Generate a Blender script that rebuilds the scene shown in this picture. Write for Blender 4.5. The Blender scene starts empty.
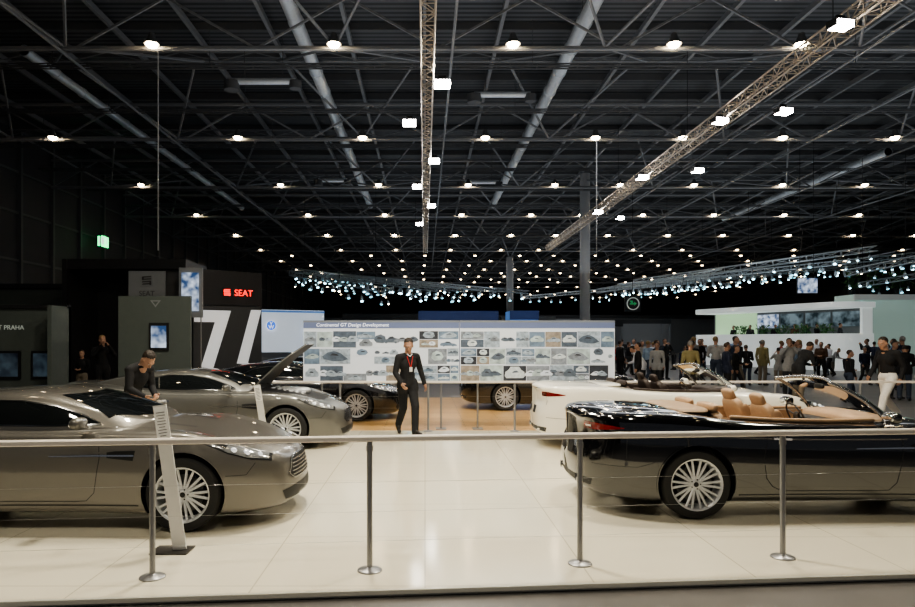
import bpy, bmesh, math, random
from math import sin, cos, pi, radians
from mathutils import Vector, Matrix, Euler
from mathutils.bvhtree import BVHTree
import numpy as np
random.seed(7)
COL = bpy.context.scene.collection
HF=-.05      # hall floor level

# ------------------------------------------------------------------ materials
MATS = {}
def M(name, col, rough=.5, metal=0., emis=0., ecol=None, coat=0., noise=0., nscale=8., sample=True, cior=1.5):
    if name in MATS: return MATS[name]
    m = bpy.data.materials.new(name); m.use_nodes = True
    nt = m.node_tree; b = nt.nodes['Principled BSDF']
    c = (col[0], col[1], col[2], 1)
    b.inputs['Base Color'].default_value = c
    b.inputs['Roughness'].default_value = rough
    b.inputs['Metallic'].default_value = metal
    if coat:
        b.inputs['Coat Weight'].default_value = coat
        b.inputs['Coat Roughness'].default_value = .02
        b.inputs['Coat IOR'].default_value = cior
    if emis:
        e = ecol or col
        b.inputs['Emission Color'].default_value = (e[0], e[1], e[2], 1)
        b.inputs['Emission Strength'].default_value = emis
        if not sample: m.cycles.emission_sampling = 'NONE'
    if noise:
        tc = nt.nodes.new('ShaderNodeTexCoord'); n = nt.nodes.new('ShaderNodeTexNoise')
        n.inputs['Scale'].default_value = nscale; n.inputs['Detail'].default_value = 4
        mx = nt.nodes.new('ShaderNodeMix'); mx.data_type = 'RGBA'
        mx.inputs[6].default_value = (col[0]*(1-noise), col[1]*(1-noise), col[2]*(1-noise), 1)
        mx.inputs[7].default_value = (min(1, col[0]*(1+noise)), min(1, col[1]*(1+noise)), min(1, col[2]*(1+noise)), 1)
        nt.links.new(tc.outputs['Object'], n.inputs['Vector'])
        nt.links.new(n.outputs['Fac'], mx.inputs[0])
        nt.links.new(mx.outputs[2], b.inputs['Base Color'])
    MATS[name] = m
    return m

def glass_mat(name, tint, refl=.12):
    m = bpy.data.materials.new(name); m.use_nodes = True
    nt = m.node_tree; nt.nodes.clear()
    o = nt.nodes.new('ShaderNodeOutputMaterial'); t = nt.nodes.new('ShaderNodeBsdfTransparent')
    g = nt.nodes.new('ShaderNodeBsdfGlossy'); x = nt.nodes.new('ShaderNodeMixShader')
    t.inputs[0].default_value = (*tint, 1); g.inputs['Roughness'].default_value = .02
    f = nt.nodes.new('ShaderNodeLayerWeight'); f.inputs[0].default_value = refl*2
    nt.links.new(f.outputs['Fresnel'], x.inputs[0]); nt.links.new(t.outputs[0], x.inputs[1])
    nt.links.new(g.outputs[0], x.inputs[2]); nt.links.new(x.outputs[0], o.inputs[0])
    return m

# ------------------------------------------------------------------ mesh builder
class MB:
    def __init__(s): s.v=[]; s.f=[]; s.m=[]; s.mats=[]
    def mi(s, mat):
        if mat not in s.mats: s.mats.append(mat)
        return s.mats.index(mat)
    def add(s, vs, fs, mat):
        o=len(s.v); i=s.mi(mat)
        s.v += [tuple(v) for v in vs]
        for f in fs: s.f.append([o+k for k in f]); s.m.append(i)
    def box(s, c, d, mat, R=None):
        hx,hy,hz = d[0]/2,d[1]/2,d[2]/2; c=Vector(c)
        vs=[Vector((x*hx,y*hy,z*hz)) for x in(-1,1) for y in(-1,1) for z in(-1,1)]
        if R: vs=[R@v for v in vs]
        vs=[v+c for v in vs]
        s.add(vs,[(0,1,3,2),(4,6,7,5),(0,4,5,1),(2,3,7,6),(0,2,6,4),(1,5,7,3)],mat)
    def frame(s,p0,p1):
        d=(Vector(p1)-Vector(p0)); L=d.length
        d = d/L if L>1e-9 else Vector((0,0,1))
        a = Vector((0,0,1)) if abs(d.z)<.9 else Vector((1,0,0))
        u=d.cross(a).normalized(); w=d.cross(u).normalized()
        return d,u,w,L
    def tube(s,p0,p1,r0,mat,r1=None,n=8,caps=True):
        r1=r0 if r1 is None else r1
        d,u,w,L=s.frame(p0,p1); p0=Vector(p0);p1=Vector(p1)
        vs=[];fs=[]
        for p,r in((p0,r0),(p1,r1)):
            for k in range(n):
                a=2*pi*(k+.5)/n; vs.append(p+(u*cos(a)+w*sin(a))*r)
        for k in range(n): fs.append((k,(k+1)%n,n+(k+1)%n,n+k))
        if caps: fs.append(tuple(range(n-1,-1,-1))); fs.append(tuple(range(n,2*n)))
        s.add(vs,fs,mat)
    def capsule(s,p0,p1,r0,r1,mat,n=12,h=4):
        d,u,w,L=s.frame(p0,p1); p0=Vector(p0);p1=Vector(p1)
        rings=[]
        for k in range(1,h+1):
            a=pi/2*k/h; rings.append((p0-d*r0*cos(a), r0*sin(a)))
        for k in range(0,h):
            a=pi/2*k/h; rings.append((p1+d*r1*sin(a), r1*cos(a)))
        vs=[p0-d*r0]; fs=[]
        for p,r in rings:
            for k in range(n):
                a=2*pi*k/n; vs.append(p+(u*cos(a)+w*sin(a))*r)
        vs.append(p1+d*r1); m=len(rings)
        for k in range(n): fs.append((0,1+(k+1)%n,1+k))
        for j in range(m-1):
            for k in range(n):
                a=1+j*n; fs.append((a+k,a+(k+1)%n,a+n+(k+1)%n,a+n+k))
        a=1+(m-1)*n; e=len(vs)-1
        for k in range(n): fs.append((a+k,a+(k+1)%n,e))
        s.add(vs,fs,mat)
    def ell(s,c,r,mat,R=None,nu=16,nv=10,e=1.):
        c=Vector(c); vs=[];fs=[]
        def sp(x): return math.copysign(abs(x)**e,x)
        pts=[Vector((0,0,-r[2]))]
        for j in range(1,nv):
            t=-pi/2+pi*j/nv
            for k in range(nu):
                a=2*pi*k/nu
                pts.append(Vector((r[0]*sp(cos(t))*sp(cos(a)), r[1]*sp(cos(t))*sp(sin(a)), r[2]*sp(sin(t)))))
        pts.append(Vector((0,0,r[2])))
        if R: pts=[R@p for p in pts]
        vs=[p+c for p in pts]; e_=len(vs)-1
        for k in range(nu): fs.append((0,1+(k+1)%nu,1+k))
        for j in range(nv-2):
            a=1+j*nu
            for k in range(nu): fs.append((a+k,a+(k+1)%nu,a+nu+(k+1)%nu,a+nu+k))
        a=1+(nv-2)*nu
        for k in range(nu): fs.append((a+k,a+(k+1)%nu,e_))
        s.add(vs,fs,mat)
    def lathe(s,prof,mat,axis='z',n=32,c=(0,0,0),closed=False):
        vs=[];fs=[];m=len(prof);c=Vector(c)
        for r,h in prof:
            for k in range(n):
                a=2*pi*k/n
                if axis=='z': p=Vector((r*cos(a),r*sin(a),h))
                elif axis=='y': p=Vector((r*cos(a),h,r*sin(a)))
                else: p=Vector((h,r*cos(a),r*sin(a)))
                vs.append(p+c)
        for j in range(m if closed else m-1):
            j2=(j+1)%m
            for k in range(n): fs.append((j*n+k,j*n+(k+1)%n,j2*n+(k+1)%n,j2*n+k))
        s.add(vs,fs,mat)
    def poly(s,pts,mat): s.add(pts,[tuple(range(len(pts)))],mat)
    def addmesh(s,me,mat=None):
        o=len(s.v); s.v+=[tuple(v.co) for v in me.vertices]
        idx=[s.mi(x) for x in me.materials] or [s.mi(mat)]
        for p in me.polygons:
            s.f.append([o+k for k in p.vertices]); s.m.append(idx[p.material_index] if mat is None else s.mi(mat))
    def grid(s,rows,mat,flip=False):
        n=len(rows[0]);vs=[p for r in rows for p in r];fs=[]
        for j in range(len(rows)-1):
            for k in range(n-1):
                q=(j*n+k,j*n+k+1,(j+1)*n+k+1,(j+1)*n+k)
                fs.append(q[::-1] if flip else q)
        s.add(vs,fs,mat)
    def build(s,name,smooth=None,recalc=False):
        me=bpy.data.meshes.new(name); me.from_pydata(s.v,[],s.f)
        for m in s.mats: me.materials.append(m)
        me.polygons.foreach_set('material_index',s.m)
        if recalc:
            bm=bmesh.new(); bm.from_mesh(me); bmesh.ops.recalc_face_normals(bm,faces=bm.faces); bm.to_mesh(me); bm.free()
        if smooth is not None:
            me.polygons.foreach_set('use_smooth',[True]*len(me.polygons))
            me.set_sharp_from_angle(angle=radians(smooth))
        me.update(); return me

def O(name,data,parent=None,loc=(0,0,0),rot=(0,0,0),label=None,category=None,group=None,kind=None):
    o=bpy.data.objects.new(name,data); COL.objects.link(o)
    o.location=loc; o.rotation_euler=rot
    if parent: o.parent=parent
    if label: o['label']=label
    if category: o['category']=category
    if group: o['group']=group
    if kind: o['kind']=kind
    return o
def E(name,loc=(0,0,0),rot=(0,0,0),**k):
    o=O(name,None,None,loc,rot,**k); o.empty_display_size=.2; return o

def text_mesh(t,size,mat,ext=.004,align='CENTER',shear=0,off=0):
    c=bpy.data.curves.new('t','FONT'); c.body=t; c.size=size; c.extrude=ext; c.align_x=align; c.align_y='CENTER'; c.shear=shear; c.offset=off
    o=bpy.data.objects.new('t',c); COL.objects.link(o)
    bpy.context.view_layer.update()
    me=bpy.data.meshes.new_from_object(o.evaluated_get(bpy.context.evaluated_depsgraph_get()))
    bpy.data.objects.remove(o); me.materials.clear(); me.materials.append(mat); return me

def eval_mods(me,mods):
    o=bpy.data.objects.new('tmp',me); COL.objects.link(o)
    for kind,kw in mods:
        md=o.modifiers.new('m',kind)
        for k,v in kw.items(): setattr(md,k,v)
    bpy.context.view_layer.update()
    r=bpy.data.meshes.new_from_object(o.evaluated_get(bpy.context.evaluated_depsgraph_get()))
    bpy.data.objects.remove(o); return r

# palette
PAINT=M('paint_placeholder',(.5,.5,.5))
black=M('black_plastic',(.012,.012,.013),.5)
gloss_black=M('gloss_black',(.01,.01,.012),.12)
rubber=M('tyre_rubber',(.018,.018,.018),.75,noise=.2)
chrome=M('chrome',(.80,.80,.81),.12,1)
alloy=M('alloy_silver',(.66,.67,.69),.35,.35)
steel=M('brushed_steel',(.42,.41,.40),.35,.9,noise=.1)
tintglass=M('tinted_car_glass',(.010,.012,.013),.03,0,coat=1,cior=1.6)
leather=M('tan_leather',(.46,.30,.18),.5,noise=.12,nscale=30)
darkleather=M('dark_leather',(.03,.025,.022),.5)
redlamp=M('tail_lamp_red',(.16,.008,.006),.10,coat=1)
lampglass=M('headlamp_glass',(.30,.31,.32),.08,.3,coat=1)
lamplens=M('headlamp_lens',(.9,.92,.95),.1,.4,emis=.6)
lampdark=M('headlamp_surround',(.03,.03,.032),.2)
slatm=M('grille_slat_metal',(.45,.45,.46),.25,.9)
clear=glass_mat('clear_windscreen',(.95,.97,.96),.05)

# ------------------------------------------------------------------ room
hallfloor=M('hall_floor_mat',(.13,.122,.115),.42,noise=.25,nscale=1.5)
mb=MB(); mb.box((18,78,HF-.05),(96,200,.1),hallfloor); O('floor',mb.build('floor'),kind='structure')

deckm=bpy.data.materials.new('roof_deck'); deckm.use_nodes=True
nt=deckm.node_tree; b=nt.nodes['Principled BSDF']; b.inputs['Roughness'].default_value=.6
tc=nt.nodes.new('ShaderNodeTexCoord'); wv=nt.nodes.new('ShaderNodeTexWave'); wv.bands_direction='Y'; wv.inputs['Scale'].default_value=.9
cr=nt.nodes.new('ShaderNodeValToRGB'); cr.color_ramp.elements[0].color=(.030,.033,.037,1); cr.color_ramp.elements[1].color=(.13,.137,.146,1)
nt.links.new(tc.outputs['Object'],wv.inputs['Vector']); nt.links.new(wv.outputs['Color'],cr.inputs[0]); nt.links.new(cr.outputs[0],b.inputs['Base Color'])
roofsteel=M('roof_steel',(.25,.258,.27),.5,.1)
roofdark=M('roof_steel_dark',(.12,.124,.13),.6,.1)
mb=MB(); mb.box((18,78,14.3),(96,200,.2),deckm)
for i in range(67):
    y=1+i*2.6; mb.box((18,y,14.05),(90,.14,.3),roofdark)
for x in (-21,-18,-15,-12,-9,-6,-3,0,2.9,5.8,8.4,11.2,14,17,20,23,26,29,32,35,38,41,44,50,56):
    mb.box((x,84,13.75),(.14,172,.22),roofsteel)
O('ceiling',mb.build('ceiling'),kind='structure')

wallm=M('wall_cladding',(.065,.068,.072),.7,noise=.15,nscale=.6)
mb=MB(); mb.box((-24.1,78,7),(.2,200,14.1),wallm)
for i in range(40):
    mb.box((-23.9,16+i*3.5,7),(.25,.22,14.0),roofdark)
for z in (3.6,6.4,9.2,11.6): mb.box((-23.95,78,z),(.1,160,.14),roofdark)
O('wall_left',mb.build('wall_left'),kind='structure')
mb=MB(); mb.box((18,172,7),(96,.2,14.1),wallm); O('wall_back',mb.build('wall_back'),kind='structure')
mb=MB(); mb.box((66,78,7),(.2,200,14.1),wallm); O('wall_right',mb.build('wall_right'),kind='structure')

def tile_mat(name,c1,c2,mortar,bw,rh,rough,ms=.006,scale=1):
    m=bpy.data.materials.new(name); m.use_nodes=True; nt=m.node_tree; b=nt.nodes['Principled BSDF']
    tc=nt.nodes.new('ShaderNodeTexCoord'); br=nt.nodes.new('ShaderNodeTexBrick')
    br.offset=0; br.inputs['Scale'].default_value=scale; br.inputs['Brick Width'].default_value=bw; br.inputs['Row Height'].default_value=rh
    br.inputs['Mortar Size'].default_value=ms; br.inputs['Color1'].default_value=(*c1,1); br.inputs['Color2'].default_value=(*c2,1); br.inputs['Mortar'].default_value=(*mortar,1)
    nt.links.new(tc.outputs['Object'],br.inputs['Vector']); nt.links.new(br.outputs['Color'],b.inputs['Base Color'])
    b.inputs['Roughness'].default_value=rough
    return m
tiles=tile_mat('white_gloss_tiles',(.76,.71,.57),(.74,.69,.555),(.52,.48,.37),1.2,1.2,.12)
wood=tile_mat('oak_parquet',(.70,.45,.20),(.58,.35,.14),(.26,.14,.05),1.6,.17,.28,.008)
wood.node_tree.nodes['Brick Texture'].offset=.5
edgem=M('platform_edge_metal',(.66,.64,.57),.4,.1)
def fy(x): return 4.76+.085*x
mb=MB()
A=(-9.5,fy(-9.5));B=(12.5,fy(12.5));C=(12.5,13.04);D=(-9.5,13.04)
top=[(p[0],p[1],0) for p in (A,B,C,D)]; bot=[(p[0],p[1],HF) for p in (A,B,C,D)]
mb.poly(top,tiles)
for i in range(4):
    j=(i+1)%4; mb.poly([bot[i],bot[j],top[j],top[i]],edgem)
mb.poly(bot[::-1],edgem)
ang=math.atan(.085)
mb.box((1.5,fy(1.5)-.015,-.012),(22.1,.03,.03),edgem,Matrix.Rotation(ang,3,'Z'))
O('display_platform',mb.build('display_platform'),label='low glossy cream white tiled display platform with metal edge',category='platform')
mb=MB(); mb.box((2,16.8,HF/2),(15,7.48,-HF),wood)
O('wood_platform',mb.build('wood_platform'),label='low display platform covered in golden oak planks',category='platform')

# ------------------------------------------------------------------ roof trusses
def lattice(mb,p0,p1,w,h,bay,r,mat,rd=None,box=True):
    p0=Vector(p0);p1=Vector(p1);d=p1-p0;L=d.length;d.normalize()
    s=d.cross(Vector((0,0,1))).normalized(); up=s.cross(d).normalized()
    rd=rd or r*.6
    offs=[(-1,-1),(1,-1),(1,1),(-1,1)] if box else [(0,-1),(0,1)]
    cor=[s*(a*w/2)+up*(b*h/2) for a,b in offs]
    for c in cor: mb.tube(p0+c,p1+c,r,mat,n=6)
    n=max(1,int(L/bay)); pr=[(0,1),(1,2),(2,3),(3,0)] if box else [(0,1)]
    for i in range(n):
        a=p0+d*(L*i/n); b_=p0+d*(L*(i+1)/n)
        for (u,v) in pr:
            if i%2: u,v=v,u
            mb.tube(a+cor[u],b_+cor[v],rd,mat,n=4,caps=False)
            if box: mb.tube(a+cor[u],a+cor[v],rd,mat,n=4,caps=False)
ROOFZ=13.62
ROWS=[22.9+10.4*i for i in range(14)]
for y in [2.1,12.5]+ROWS:
    mb=MB(); lattice(mb,(-23.8,y,12.3),(64,y,12.3),.1,1.7,3.0,.09,roofsteel,.05,box=False)
    for xc in (-20,-12,-3,6,14.5,23,32,41):
        for sx,sy in ((-3,5.0),(3,5.0),(-2.5,-5.0),(2.5,-5.0)):
            mb.tube((xc,y,11.5),(xc+sx,y+sy,13.05),.055,roofsteel,n=5)
    O('roof_truss',mb.build('roof_truss',30),label='dark steel lattice roof truss spanning the hall',category='roof truss',group='hall roof trusses')
for i,y in enumerate([17.7,28.1,38.5,48.9,59.3,69.7,80.1]):
    mb=MB(); lattice(mb,(-23.5,y,13.32),(62,y,13.32),.1,.38,1.5,.04,roofsteel,.025,box=False)
    O('roof_beam',mb.build('roof_beam'),label='shallow steel lattice beam under the roof deck',category='roof beam',group='secondary roof beams')
for i,y in enumerate([25.5,30.5,36,41,46.5,52,57,67]):
    mb=MB(); lattice(mb,(-23,y,11.9),(60,y,11.9),.3,.08,1.5,.025,roofdark,.015)
    for k in range(7): mb.tube((-20+k*12,y,11.9),(-20+k*12,y,ROOFZ),.015,roofdark,n=4)
    O('cable_tray',mb.build('cable_tray'),label='dark cable tray hung below the roof',category='cable tray',group='roof cable trays')
for x in (-12,0.9,14.5,18.5,24,31):
    mb=MB(); mb.tube((x,16,11.25),(x,90,11.25),.05,roofsteel,n=6)
    for k in range(7): mb.tube((x,22.9+10.4*k,11.25),(x,22.9+10.4*k,11.45),.03,roofsteel,n=4)
    O('roof_pipe',mb.build('roof_pipe'),label='thin steel service pipe running below the roof trusses',category='pipe',group='roof service pipes')
ductm=M('galvanised_duct',(.74,.78,.82),.33,.35,noise=.12)
def duct(x,y0,y1,z,r,lab):
    mb=MB(); mb.tube((x,y0,z),(x,y1,z),r,ductm,n=20)
    k=y0
    while k<y1: mb.tube((x,k,z),(x,k+.12,z),r+.03,ductm,n=20); k+=2.2
    for k in range(int((y1-y0)/5)): mb.tube((x,y0+2+k*5,z+r),(x,y0+2+k*5,ROOFZ),.02,roofdark,n=4)
    O('air_duct',mb.build('air_duct',40),label=lab,category='duct',group='roof air ducts')
duct(-4.45,17,56,12.7,.25,'long round galvanised ventilation duct under the roof')
duct(5.5,17,56,12.7,.25,'long round galvanised ventilation duct under the roof')
duct(-15.2,26,57,12.7,.19,'long thin galvanised ventilation duct near the side wall')
duct(27,40,62,12.7,.22,'long round galvanised ventilation duct under the roof')
def xduct(x0,x1,y,z):
    mb=MB(); mb.tube((x0,y,z),(x1,y,z),.13,ductm,n=16)
    mb.tube((x0,y,z),(x0,y,z-.35),.3,roofdark,n=16); mb.tube((x1,y,z),(x1,y,z-.3),.24,roofdark,n=16)
    mb.tube((x0+.5,y,z),(x0+.5,y,ROOFZ),.02,roofdark,n=4); mb.tube((x1-.5,y,z),(x1-.5,y,ROOFZ),.02,roofdark,n=4)
    O('air_duct',mb.build('air_duct',40),label='short cross duct with round diffusers at its ends',category='duct',group='roof air ducts')
xduct(-7.6,-5.1,27,11.9); xduct(2.1,4.5,29.3,12.2); xduct(-7,-5.1,45,12.2); xduct(2.4,4.9,45.5,12.2)

colm=M('column_grey',(.34,.345,.35),.5)
for (x,y,r,st) in ((11.42,49,.36,0),(9.9,80,.4,1)):
    mb=MB(); mb.tube((x,y,HF),(x,y,11.4 if st else 13.6),r,colm,n=24)
    mb.tube((x,y,HF),(x,y,.15),r+.08,colm,n=24)
    if st:
        for a in range(4):
            mb.tube((x,y,11.2),(x+1.6*cos(a*pi/2+.78),y+2.2*sin(a*pi/2+.78),13.6),.08,roofsteel,n=6)
    O('hall_column',mb.build('hall_column',40),label='round grey hall column carrying the roof',category='column',group='hall columns')

trussm=M('bronze_truss',(.46,.39,.31),.4,.35)
trusspale=M('aluminium_truss',(.50,.56,.60),.35,.2)
def hang(mb,pts,z0):
    for p in pts: mb.tube((p[0],p[1],z0),(p[0],p[1],ROOFZ),.012,black,n=4)
mb=MB(); lattice(mb,(.06,12,8.2),(.02,50,8.2),.29,.29,.45,.022,trussm,.012); hang(mb,[(0.05,y) for y in (14,22,30,38,46)],8.3)
O('lighting_truss',mb.build('lighting_truss'),label='long bronze lattice lighting truss hung over the aisle',category='truss',group='hanging lighting trusses')
mb=MB(); lattice(mb,(10.7,14,9.72),(10.7,60,9.72),.42,.42,.6,.03,trussm,.016); hang(mb,[(10.7,y) for y in (18,28,38,48,58)],9.9)
O('lighting_truss',mb.build('lighting_truss'),label='long bronze lattice lighting truss hung over the stands',category='truss',group='hanging lighting trusses')

# highbay lamps
warm=M('lamp_warm_glow',(1,.86,.62),.5,emis=60,ecol=(1,.78,.48),sample=False)
warmfar=M('lamp_warm_glow_far',(1,.84,.6),.5,emis=17,ecol=(1,.76,.46),sample=False)
cool=M('lamp_cool_glow',(.8,.93,1),.5,emis=12,ecol=(.46,.82,.95),sample=False)
white=M('lamp_white_glow',(1,.97,.9),.5,emis=60,ecol=(1,.96,.9),sample=False)
mb=MB(); mb.lathe([(.06,.34),(.10,.32),(.12,.20),(.20,.06),(.25,-.04),(.24,-.04),(.18,.05),(.0,.06)],roofdark,n=20); hb_house=mb.build('lamp_housing',40)
mb=MB(); mb.ell((0,0,-.04),(.19,.19,.12),warm,nu=16,nv=8); hb_lens=mb.build('lamp_lens',60)
def hbs(mat,r):
    mb=MB(); mb.lathe([(.06,.30),(.12,.16),(.25,-.04),(.0,-.03)],roofdark,n=12); mb.ell((0,0,-.05),(r,r,r*.65),mat,nu=10,nv=6); return mb.build('highbay_lamp',40)
hb_small=hbs(warm,.18); hb_far=hbs(warmfar,.17)
cols=[-17.9,-9,-3,2.9,8.2,12.4,17.2,22.6,28,34,40,46,52,58]
lab='round highbay lamp glowing warm white under the roof truss'
nl=0
for ri,y in enumerate(ROWS):
    for x in cols:
        if x<-.63*y-1 or x>.73*y+1: continue
        jx=random.uniform(-.2,.2) if ri>1 else 0; nl+=1
        if ri<2:
            e=E('highbay_lamp',(x+jx,y-.3,11.5),label=lab,category='ceiling lamp',group='highbay ceiling lamps')
            O('lamp_housing',hb_house,e); O('lamp_lens',hb_lens,e)
        else:
            O('highbay_lamp',hb_small if ri<5 else hb_far,None,(x+jx,y-.3,11.6),label=lab,category='ceiling lamp',group='highbay ceiling lamps')
for ri in range(5,9):
    y=ROWS[ri]+5.2
    for x in cols:
        x+=2.7
        if x<-.4*y-1 or x>.73*y+1 or x>56: continue
        nl+=1; O('highbay_lamp',hb_far,None,(x+random.uniform(-.3,.3),y-.3,11.6),label=lab,category='ceiling lamp',group='highbay ceiling lamps')
for y in (2.1,12.5):
    for x in cols[1:6]: 
        e=E('highbay_lamp',(x,y-.3,11.5),label=lab,category='ceiling lamp',group='highbay ceiling lamps'); nl+=1
        O('lamp_housing',hb_house,e); O('lamp_lens',hb_lens,e)
mb=MB(); mb.box((0,0,0),(.46,.30,.16),black); mb.box((0,0,.13),(.2,.06,.14),black); fl_body=mb.build('lamp_housing')
mb=MB(); mb.box((0,-.16,-.03),(.40,.03,.14),white); mb.box((0,0,-.088),(.40,.24,.02),white); fl_face=mb.build('lamp_face')
def flood(x,y,z,rz=0,s=1):
    e=E('floodlight',(x,y,z),(0,0,rz),label='square floodlight with bright white face clamped to the lighting truss',category='floodlight',group='truss floodlights')
    e.scale=(s,s,s); O('lamp_housing',fl_body,e); O('lamp_face',fl_face,e)
for (x,y,s) in ((.42,16.8,.95),(-.45,19.8,.9),(.32,24,.9),(-.32,28,.9),(.3,32,.9),(-.3,37,.9)): flood(x,y,8.0,0,s)
for (x,y,s) in ((10.1,16.7,1.1),(10.3,24.0,1.1),(12.0,23.0,1.1),(10.2,32.3,1.2),(12.3,31.0,1.1),(10.3,41,1.2),(12.2,43,1.1)): flood(x,y,9.4,.2,s)

# far exhibition trusses with spotlights
def spotmesh(mat,r):
    mb=MB(); mb.lathe([(.06,.22),(.09,.2),(.11,.0),(.13,-.13),(.08,-.12)],trusspale,n=10); mb.ell((0,-.05,-.12),(r,r,.07),mat,nu=8,nv=5); mb.box((0,0,.48),(.03,.03,.6),roofdark); return mb.build('spotlight')
sp_cool=spotmesh(cool,.105); sp_warm=spotmesh(warm,.07); sp_dim=spotmesh(M('lamp_dim_blue',(.3,.6,.8),.5,emis=2.8,ecol=(.30,.74,.90),sample=False),.14)
nspot=0
def extruss(p0,p1,step,coolp,s=1.):
    global nspot
    mb=MB(); lattice(mb,p0,p1,.30,.30,.9,.035,trusspale,.022)
    P0=Vector(p0);P1=Vector(p1)
    for t in (.15,.5,.85):
        q=P0.lerp(P1,t); mb.tube(q,(q.x,q.y,11.2),.012,black,n=4)
    O('stand_truss',mb.build('stand_truss'),label='aluminium lattice truss carrying spotlights above a stand',category='truss',group='distant stand trusses')
    n=int((P1-P0).length/step)
    for i in range(n):
        q=P0.lerp(P1,(i+random.uniform(.2,.8))/n); c=random.random()
        me,lab=(sp_cool,'small bluish-white spotlight on a stand truss') if c<coolp*.55 else ((sp_dim,'small dim blue spotlight on a stand truss') if c<coolp else (sp_warm,'small warm spotlight on a stand truss'))
        o=O('spotlight',me,None,(q.x,q.y,q.z-.85+random.choice((0,.1,.35))),(random.uniform(-.15,.15),random.uniform(-.3,.3),random.uniform(-1,1)),label=lab,category='spotlight',group='distant stand spotlights')
        k=s*random.uniform(.7,1.2); o.scale=(k,k,k); nspot+=1
extruss((-9,46,6.2),(-2,42,4.7),.6,.85,.8)
extruss((-10,52,7.0),(1,46,5.1),.65,.95,.9)
extruss((-11,59,7.7),(3,52,5.5),.75,.95,1.0)
extruss((-10.5,66,8.2),(6,58,5.9),.85,.95,1.1)
extruss((-9,75,8.7),(10,66,6.3),1.1,.9,1.2)
extruss((14,46,5.6),(27,41,7.2),.62,.95,.75)
extruss((13,52,5.4),(21,48.5,6.6),.65,.85,.75)
extruss((16,57,6.2),(38,50,8.2),.75,.95,.85)
extruss((18,64,6.6),(46,57,9.0),.9,.95,.95)
extruss((12,84,6.9),(46,74,9.6),1.3,.85,1.1)
extruss((22,36,5.2),(27,34,6.3),.42,.98,.6)
extruss((29,46,5.4),(36,42,6.6),.5,.98,.75)

for (x,y,z0,z1) in ((-8.77,22.55,4.6,11.2),(8.0,32,5.5,11.2)):
    mb=MB(); mb.tube((x,y,z0),(x,y,z1),.022,M('pale_cable',(.6,.6,.6),.4,.3),n=6); mb.tube((x,y,z0-.12),(x,y,z0+.06),.05,black,n=8)
    O('hanging_cable',mb.build('hanging_cable'),label='thin pale rigging cable hanging from the roof',category='cable',group='rigging cables')

mb=MB(); green=M('exit_green',(.02,.7,.2),.5,emis=3.5,ecol=(.05,1,.3)); mb.box((0,0,0),(.08,1.0,.75),green); mb.box((-.06,0,0),(.06,1.1,.85),black)
mb.box((.0,-.5,0),(.52,.05,.7),green)
wt=M('sign_white',(.9,.9,.9),.5,emis=1.2)
mb.box((.05,.1,.05),(.02,.12,.35),wt); mb.box((.05,.1,.28),(.02,.12,.12),wt); mb.box((.05,-.2,.0),(.02,.22,.5),wt)
mb.box((-.08,-.53,0),(.14,.02,.36),wt); mb.box((.12,-.53,0),(.16,.02,.5),wt)
mb.tube((-.06,0,.4),(-.6,0,.4),.03,black)
O('exit_sign',mb.build('exit_sign'),None,(-23.1,49.5,8.8),label='glowing green emergency exit sign on the side wall',category='sign')

# ------------------------------------------------------------------ railing
railm=M('rail_satin_metal',(.82,.75,.68),.35,.25)
postm=M('post_grey_metal',(.32,.32,.33),.35,.6)
def railing(p0,p1,posts,h,lab,wires=3):
    e=E('railing',(0,0,0),label=lab,category='railing')
    p0=Vector(p0);p1=Vector(p1)
    mb=MB(); d=(p1-p0); L=d.length; R=Matrix.Rotation(math.atan2(d.y,d.x),3,'Z')
    c=(p0+p1)/2+Vector((0,0,h))
    P=[(-.030,-.014),(-.024,-.021),(.024,-.021),(.030,-.014),(.030,.013),(.020,.022),(-.020,.022),(-.030,.013)]
    vs=[c+R@Vector((sx*L/2,y,z)) for sx in (-1,1) for y,z in P]
    mb.add(vs,[(k,(k+1)%8,8+(k+1)%8,8+k) for k in range(8)]+[tuple(range(7,-1,-1)),tuple(range(8,16))],railm); O('handrail',mb.build('handrail'),e)
    for q in posts:
        mb=MB(); mb.lathe([(0,h-.017),(.021,h-.02),(.021,.03),(.035,.022),(.085,.014),(.092,.008),(.092,0),(0,0)],postm,n=24)
        mb.tube((0,0,h-.09),(0,0,h-.05),.026,postm,n=16)
        O('post',mb.build('post',40),e,(q[0],q[1],0))
    for i in range(wires):
        z=.22+i*.22
        mb=MB(); mb.tube(p0+Vector((0,0,z)),p1+Vector((0,0,z)),.0011,steel,n=5); O('wire',mb.build('wire'),e)
    return e
def ry(x): return 5.16+.095*x
railing((-4.2,ry(-4.2),0),(5.2,ry(5.2),0),[(x,ry(x)) for x in (-1.975,-.413,1.19,2.83)],.985,'waist-high metal railing with round posts along the platform edge')
railing((-3.4,12.9,0),(11.5,12.98,0),[(x,12.93) for x in (-3.2,-1.6,.06,1.69,3.4,5.0,6.6,8.2,9.8,11.3)],.93,'waist-high metal railing between the white and wooden platforms')

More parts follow.
